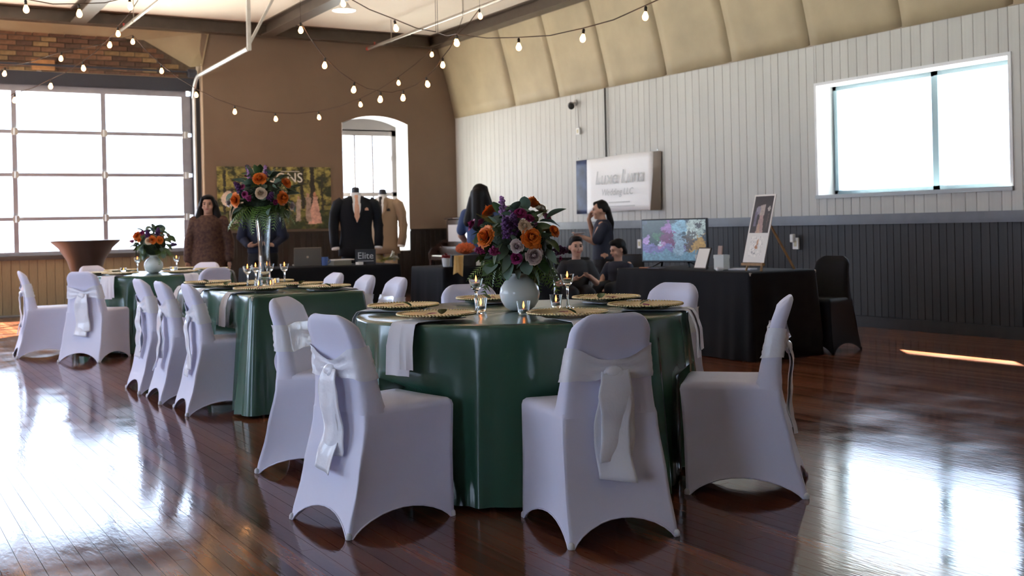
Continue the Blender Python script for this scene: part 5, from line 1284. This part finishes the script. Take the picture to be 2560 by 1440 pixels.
# person behind the tall vase
person('person in dark navy clothes standing behind the tall glass vase', (4.12, 12.72, 0), -YAW + .1, (0, -.01, 1.55), 0, [(tuple(Vector(a) + Vector((0, 0, .05))), r0, tuple(Vector(b) + Vector((0, 0, .05))), r1) for a, r0, b, r1 in TORSO2] + [((-.18, 0, 1.34), .05, (-.25, .02, 1.08), .042), ((-.25, .02, 1.08), .04, (-.14, -.16, .98), .028), ((.18, 0, 1.34), .05, (.25, .02, 1.08), .042), ((.25, .02, 1.08), .04, (.14, -.16, .98), .028)] + stand_legs(.88),
       [((-.14, -.16, .98), (.9, -.3, 0), (0, .4, .9)), ((.14, -.16, .98), (-.9, -.3, .1), (0, .4, .9))], [top(mat('shirt_navy', (.008, .012, .032), .8), .88, .18, zs=1.335, ez=1.08), ('sleeves', mat('shirt_navy'), [('c', (-.25, .02, 1.08), .056, (-.15, -.145, .985), .042), ('c', (.25, .02, 1.08), .056, (.15, -.145, .985), .042)], .011), pants(M_BLK, .9), shoes()], SHORT)
# girl with a ponytail, in profile, eating
arms = [((-.02, -.10, 1.12), .048, (-.12, -.16, .92), .040), ((-.12, -.16, .92), .038, (-.26, -.20, .985), .026), ((.0, .12, 1.12), .048, (-.10, .16, .98), .04), ((-.10, .16, .98), .038, (-.165, .05, 1.20), .026)]
limbs = [((0, 0, 1.17), .05, (-.02, 0, 1.24), .047), ((0, -.09, 1.09), .05, (0, .09, 1.09), .05), ((0, 0, 1.03), .085, (0, 0, .78), .09)] + arms + [((0, -.08, .76), .085, (0, -.08, .40), .06), ((0, -.08, .4), .055, (.01, -.08, .08), .04), ((0, .08, .76), .085, (0, .08, .40), .06), ((0, .08, .4), .055, (.01, .08, .08), .04), ((.01, -.08, .05), .034, (-.13, -.08, .028), .026), ((.01, .08, .05), .034, (-.13, .08, .028), .026)]
def ov2(z, a, b): return oval(z, a, b)
girl = person('girl with black ponytail in navy tee eating, standing in profile below the banner', (7.85, 11.16, 0), -YAW, (-.035, 0, 1.305), -pi / 2, limbs, [((-.26, -.20, .985), (-1, -.1, .25), (0, .2, 1)), ((-.165, .05, 1.20), (.35, -.25, 1), (.5, -.4, 0))],
       [('shirt', M_TEE, [('l', [ov2(.70, .135, .165), ov2(.85, .125, .155), ov2(1.0, .130, .16), ov2(1.12, .11, .17), ov2(1.19, .07, .08)]), ('c', (0, -.15, 1.10), .062, (-.09, -.18, .95), .062), ('c', (0, .15, 1.10), .062, (-.07, .17, 1.0), .062)], .012),
        ('trousers', M_BLK, [('l', [oval(.62, .13, .165), oval(.76, .13, .16)]), ('c', (0, -.08, .68), .092, (0, -.08, .38), .08), ('c', (0, -.08, .38), .08, (.01, -.08, .09), .07), ('c', (0, .08, .68), .092, (0, .08, .38), .08), ('c', (0, .08, .38), .08, (.01, .08, .09), .07)], .013),
        ('shoes', M_SHOE, [('c', (.03, -.08, .042), .040, (-.14, -.08, .034), .033), ('c', (.03, .08, .042), .040, (-.14, .08, .034), .033)], .012)],
       [('e', (0, .028, .035), (.082, .088, .088)), ('c', (0, .10, .01), .035, (0, .135, -.16), .04), ('c', (0, .135, -.16), .04, (0, .13, -.34), .022), ('c', (0, -.05, .075), .03, (0, .03, .1), .03)])
pl = MB().lathe([(.001, 0), (.05, .0), (.085, .012), (.085, .015), (.05, .005), (.001, .004)], 24).build('paper_plate', mat('gloss_white'), None, 40); pl.location = (7.85 - .31 * cos(YAW) - .20 * sin(YAW), 11.16 + .31 * sin(YAW) - .2 * cos(YAW), 1.022); tag(pl, 'small white plate held by the girl with ponytail', 'plate')
# boys
def boy(label, loc, rz, zt, hang, m, seed, arms, hands, extra=None, nod=0., seat=.40):
    s = .92; hz = zt - .115
    sh_ = hz - .18
    limbs = [((0, .0, sh_ + .03), .045, (0, -.005, hz - .06), .043), ((-.09, 0, sh_ - .015), .042, (.09, 0, sh_ - .015), .042), ((0, 0, sh_ - .06), .07, (0, .02, seat + .08), .08)] + arms
    limbs += [((-.07, .02, seat + .06), .075, (-.08, -.28, seat + .05), .055), ((-.08, -.28, seat + .05), .05, (-.08, -.26, .08), .036), ((.07, .02, seat + .06), .075, (.08, -.28, seat + .05), .055), ((.08, -.28, seat + .05), .05, (.08, -.26, .08), .036), ((-.08, -.26, .05), .03, (-.08, -.38, .028), .024), ((.08, -.26, .05), .03, (.08, -.38, .028), .024)]
    return person(label, loc, rz, (0, -.01, hz), hang, limbs, hands,
        [('shirt', m, [('l', [oval(seat + .03, .125, .12, .01), oval(seat + .2, .12, .105, .01), oval(sh_ - .06, .13, .10), oval(sh_ + .01, .135, .08), oval(sh_ + .055, .07, .06)]), ('c', (-.12, 0, sh_ - .01), .060, (-.180, -.02, sh_ - .13), .058), ('c', (.12, 0, sh_ - .01), .060, (.180, -.02, sh_ - .13), .058)], .011),
         ('trousers', M_BLK, [('c', (-.07, .02, seat + .06), .085, (-.08, -.28, seat + .055), .066), ('c', (-.08, -.28, seat + .055), .066, (-.08, -.26, .12), .055), ('c', (.07, .02, seat + .06), .085, (.08, -.28, seat + .055), .066), ('c', (.08, -.28, seat + .055), .066, (.08, -.26, .12), .055), ('e', (0, .03, seat + .05), (.125, .11, .07))], .012),
         ('shoes', M_SHOE, [('c', (-.08, -.24, .04), .038, (-.08, -.39, .032), .03), ('c', (.08, -.24, .04), .038, (.08, -.39, .032), .03)], .012)], SHORT, s, nod, 'boys seated by the black table')
def ar(s, sh, el, wr): return [(sh, .040, el, .034), (el, .032, wr, .023)]
a1 = ar(1, (-.13, 0, .72), (-.19, -.04, .55), (-.06, -.18, .60)) + ar(1, (.13, 0, .72), (.19, -.04, .55), (.10, -.2, .62))
boy('smiling boy in a dark striped shirt seated left of the girl', (6.25, 9.36, 0), -YAW + .1, 1.027, .15, mat('tee_charcoal', (.022, .022, .025), .8), 1, a1, [((-.06, -.18, .60), (.9, -.4, .1), (0, .3, .9), .85), ((.10, -.2, .62), (-.5, -.8, .2), (0, .2, .9), .85)])
a1 = ar(1, (-.13, 0, .69), (-.18, -.06, .52), (-.12, -.22, .46)) + ar(1, (.13, 0, .69), (.18, -.06, .52), (.05, -.22, .46))
boy('boy in a navy shirt seated in front of the girl, looking left', (7.08, 9.79, 0), -YAW - .7, .975, -.5, M_TEE, 2, a1, [((-.12, -.22, .46), (.3, -.9, -.1), (0, .2, -.9), .85), ((.05, -.22, .46), (-.3, -.9, -.1), (0, .2, -.9), .85)], nod=.25)
def metal_chair(x, y, rz, lab):
    t = thing('metal_chair', lab, 'chair', (x, y, 0), rz, 'chrome legged chairs by the black table'); mc = mat('chrome', (.7, .7, .7), .15, metal=1.); mk = mat('vinyl_black', (.015, .015, .016), .45)
    MB().rbox(-.20, .20, -.20, .20, .355, .395, .015).build('seat', mk, t); MB().rbox(-.19, .19, .215, .245, .55, .80, .012).build('backrest', mk, t)
    for sx in (-1, 1):
        MB().tube([(sx * .19, -.19, 0), (sx * .19, -.18, .345)], .011, 8).build('leg', mc, t); MB().tube([(sx * .19, .22, 0), (sx * .19, .20, .36), (sx * .18, .23, .56), (sx * .18, .23, .78)], .011, 8).build('leg', mc, t)
metal_chair(6.25, 9.38, -YAW + .1, 'chrome legged chair under the boy in the striped shirt'); metal_chair(7.08, 9.81, -YAW - .7, 'chrome legged chair under the boy in the navy shirt')
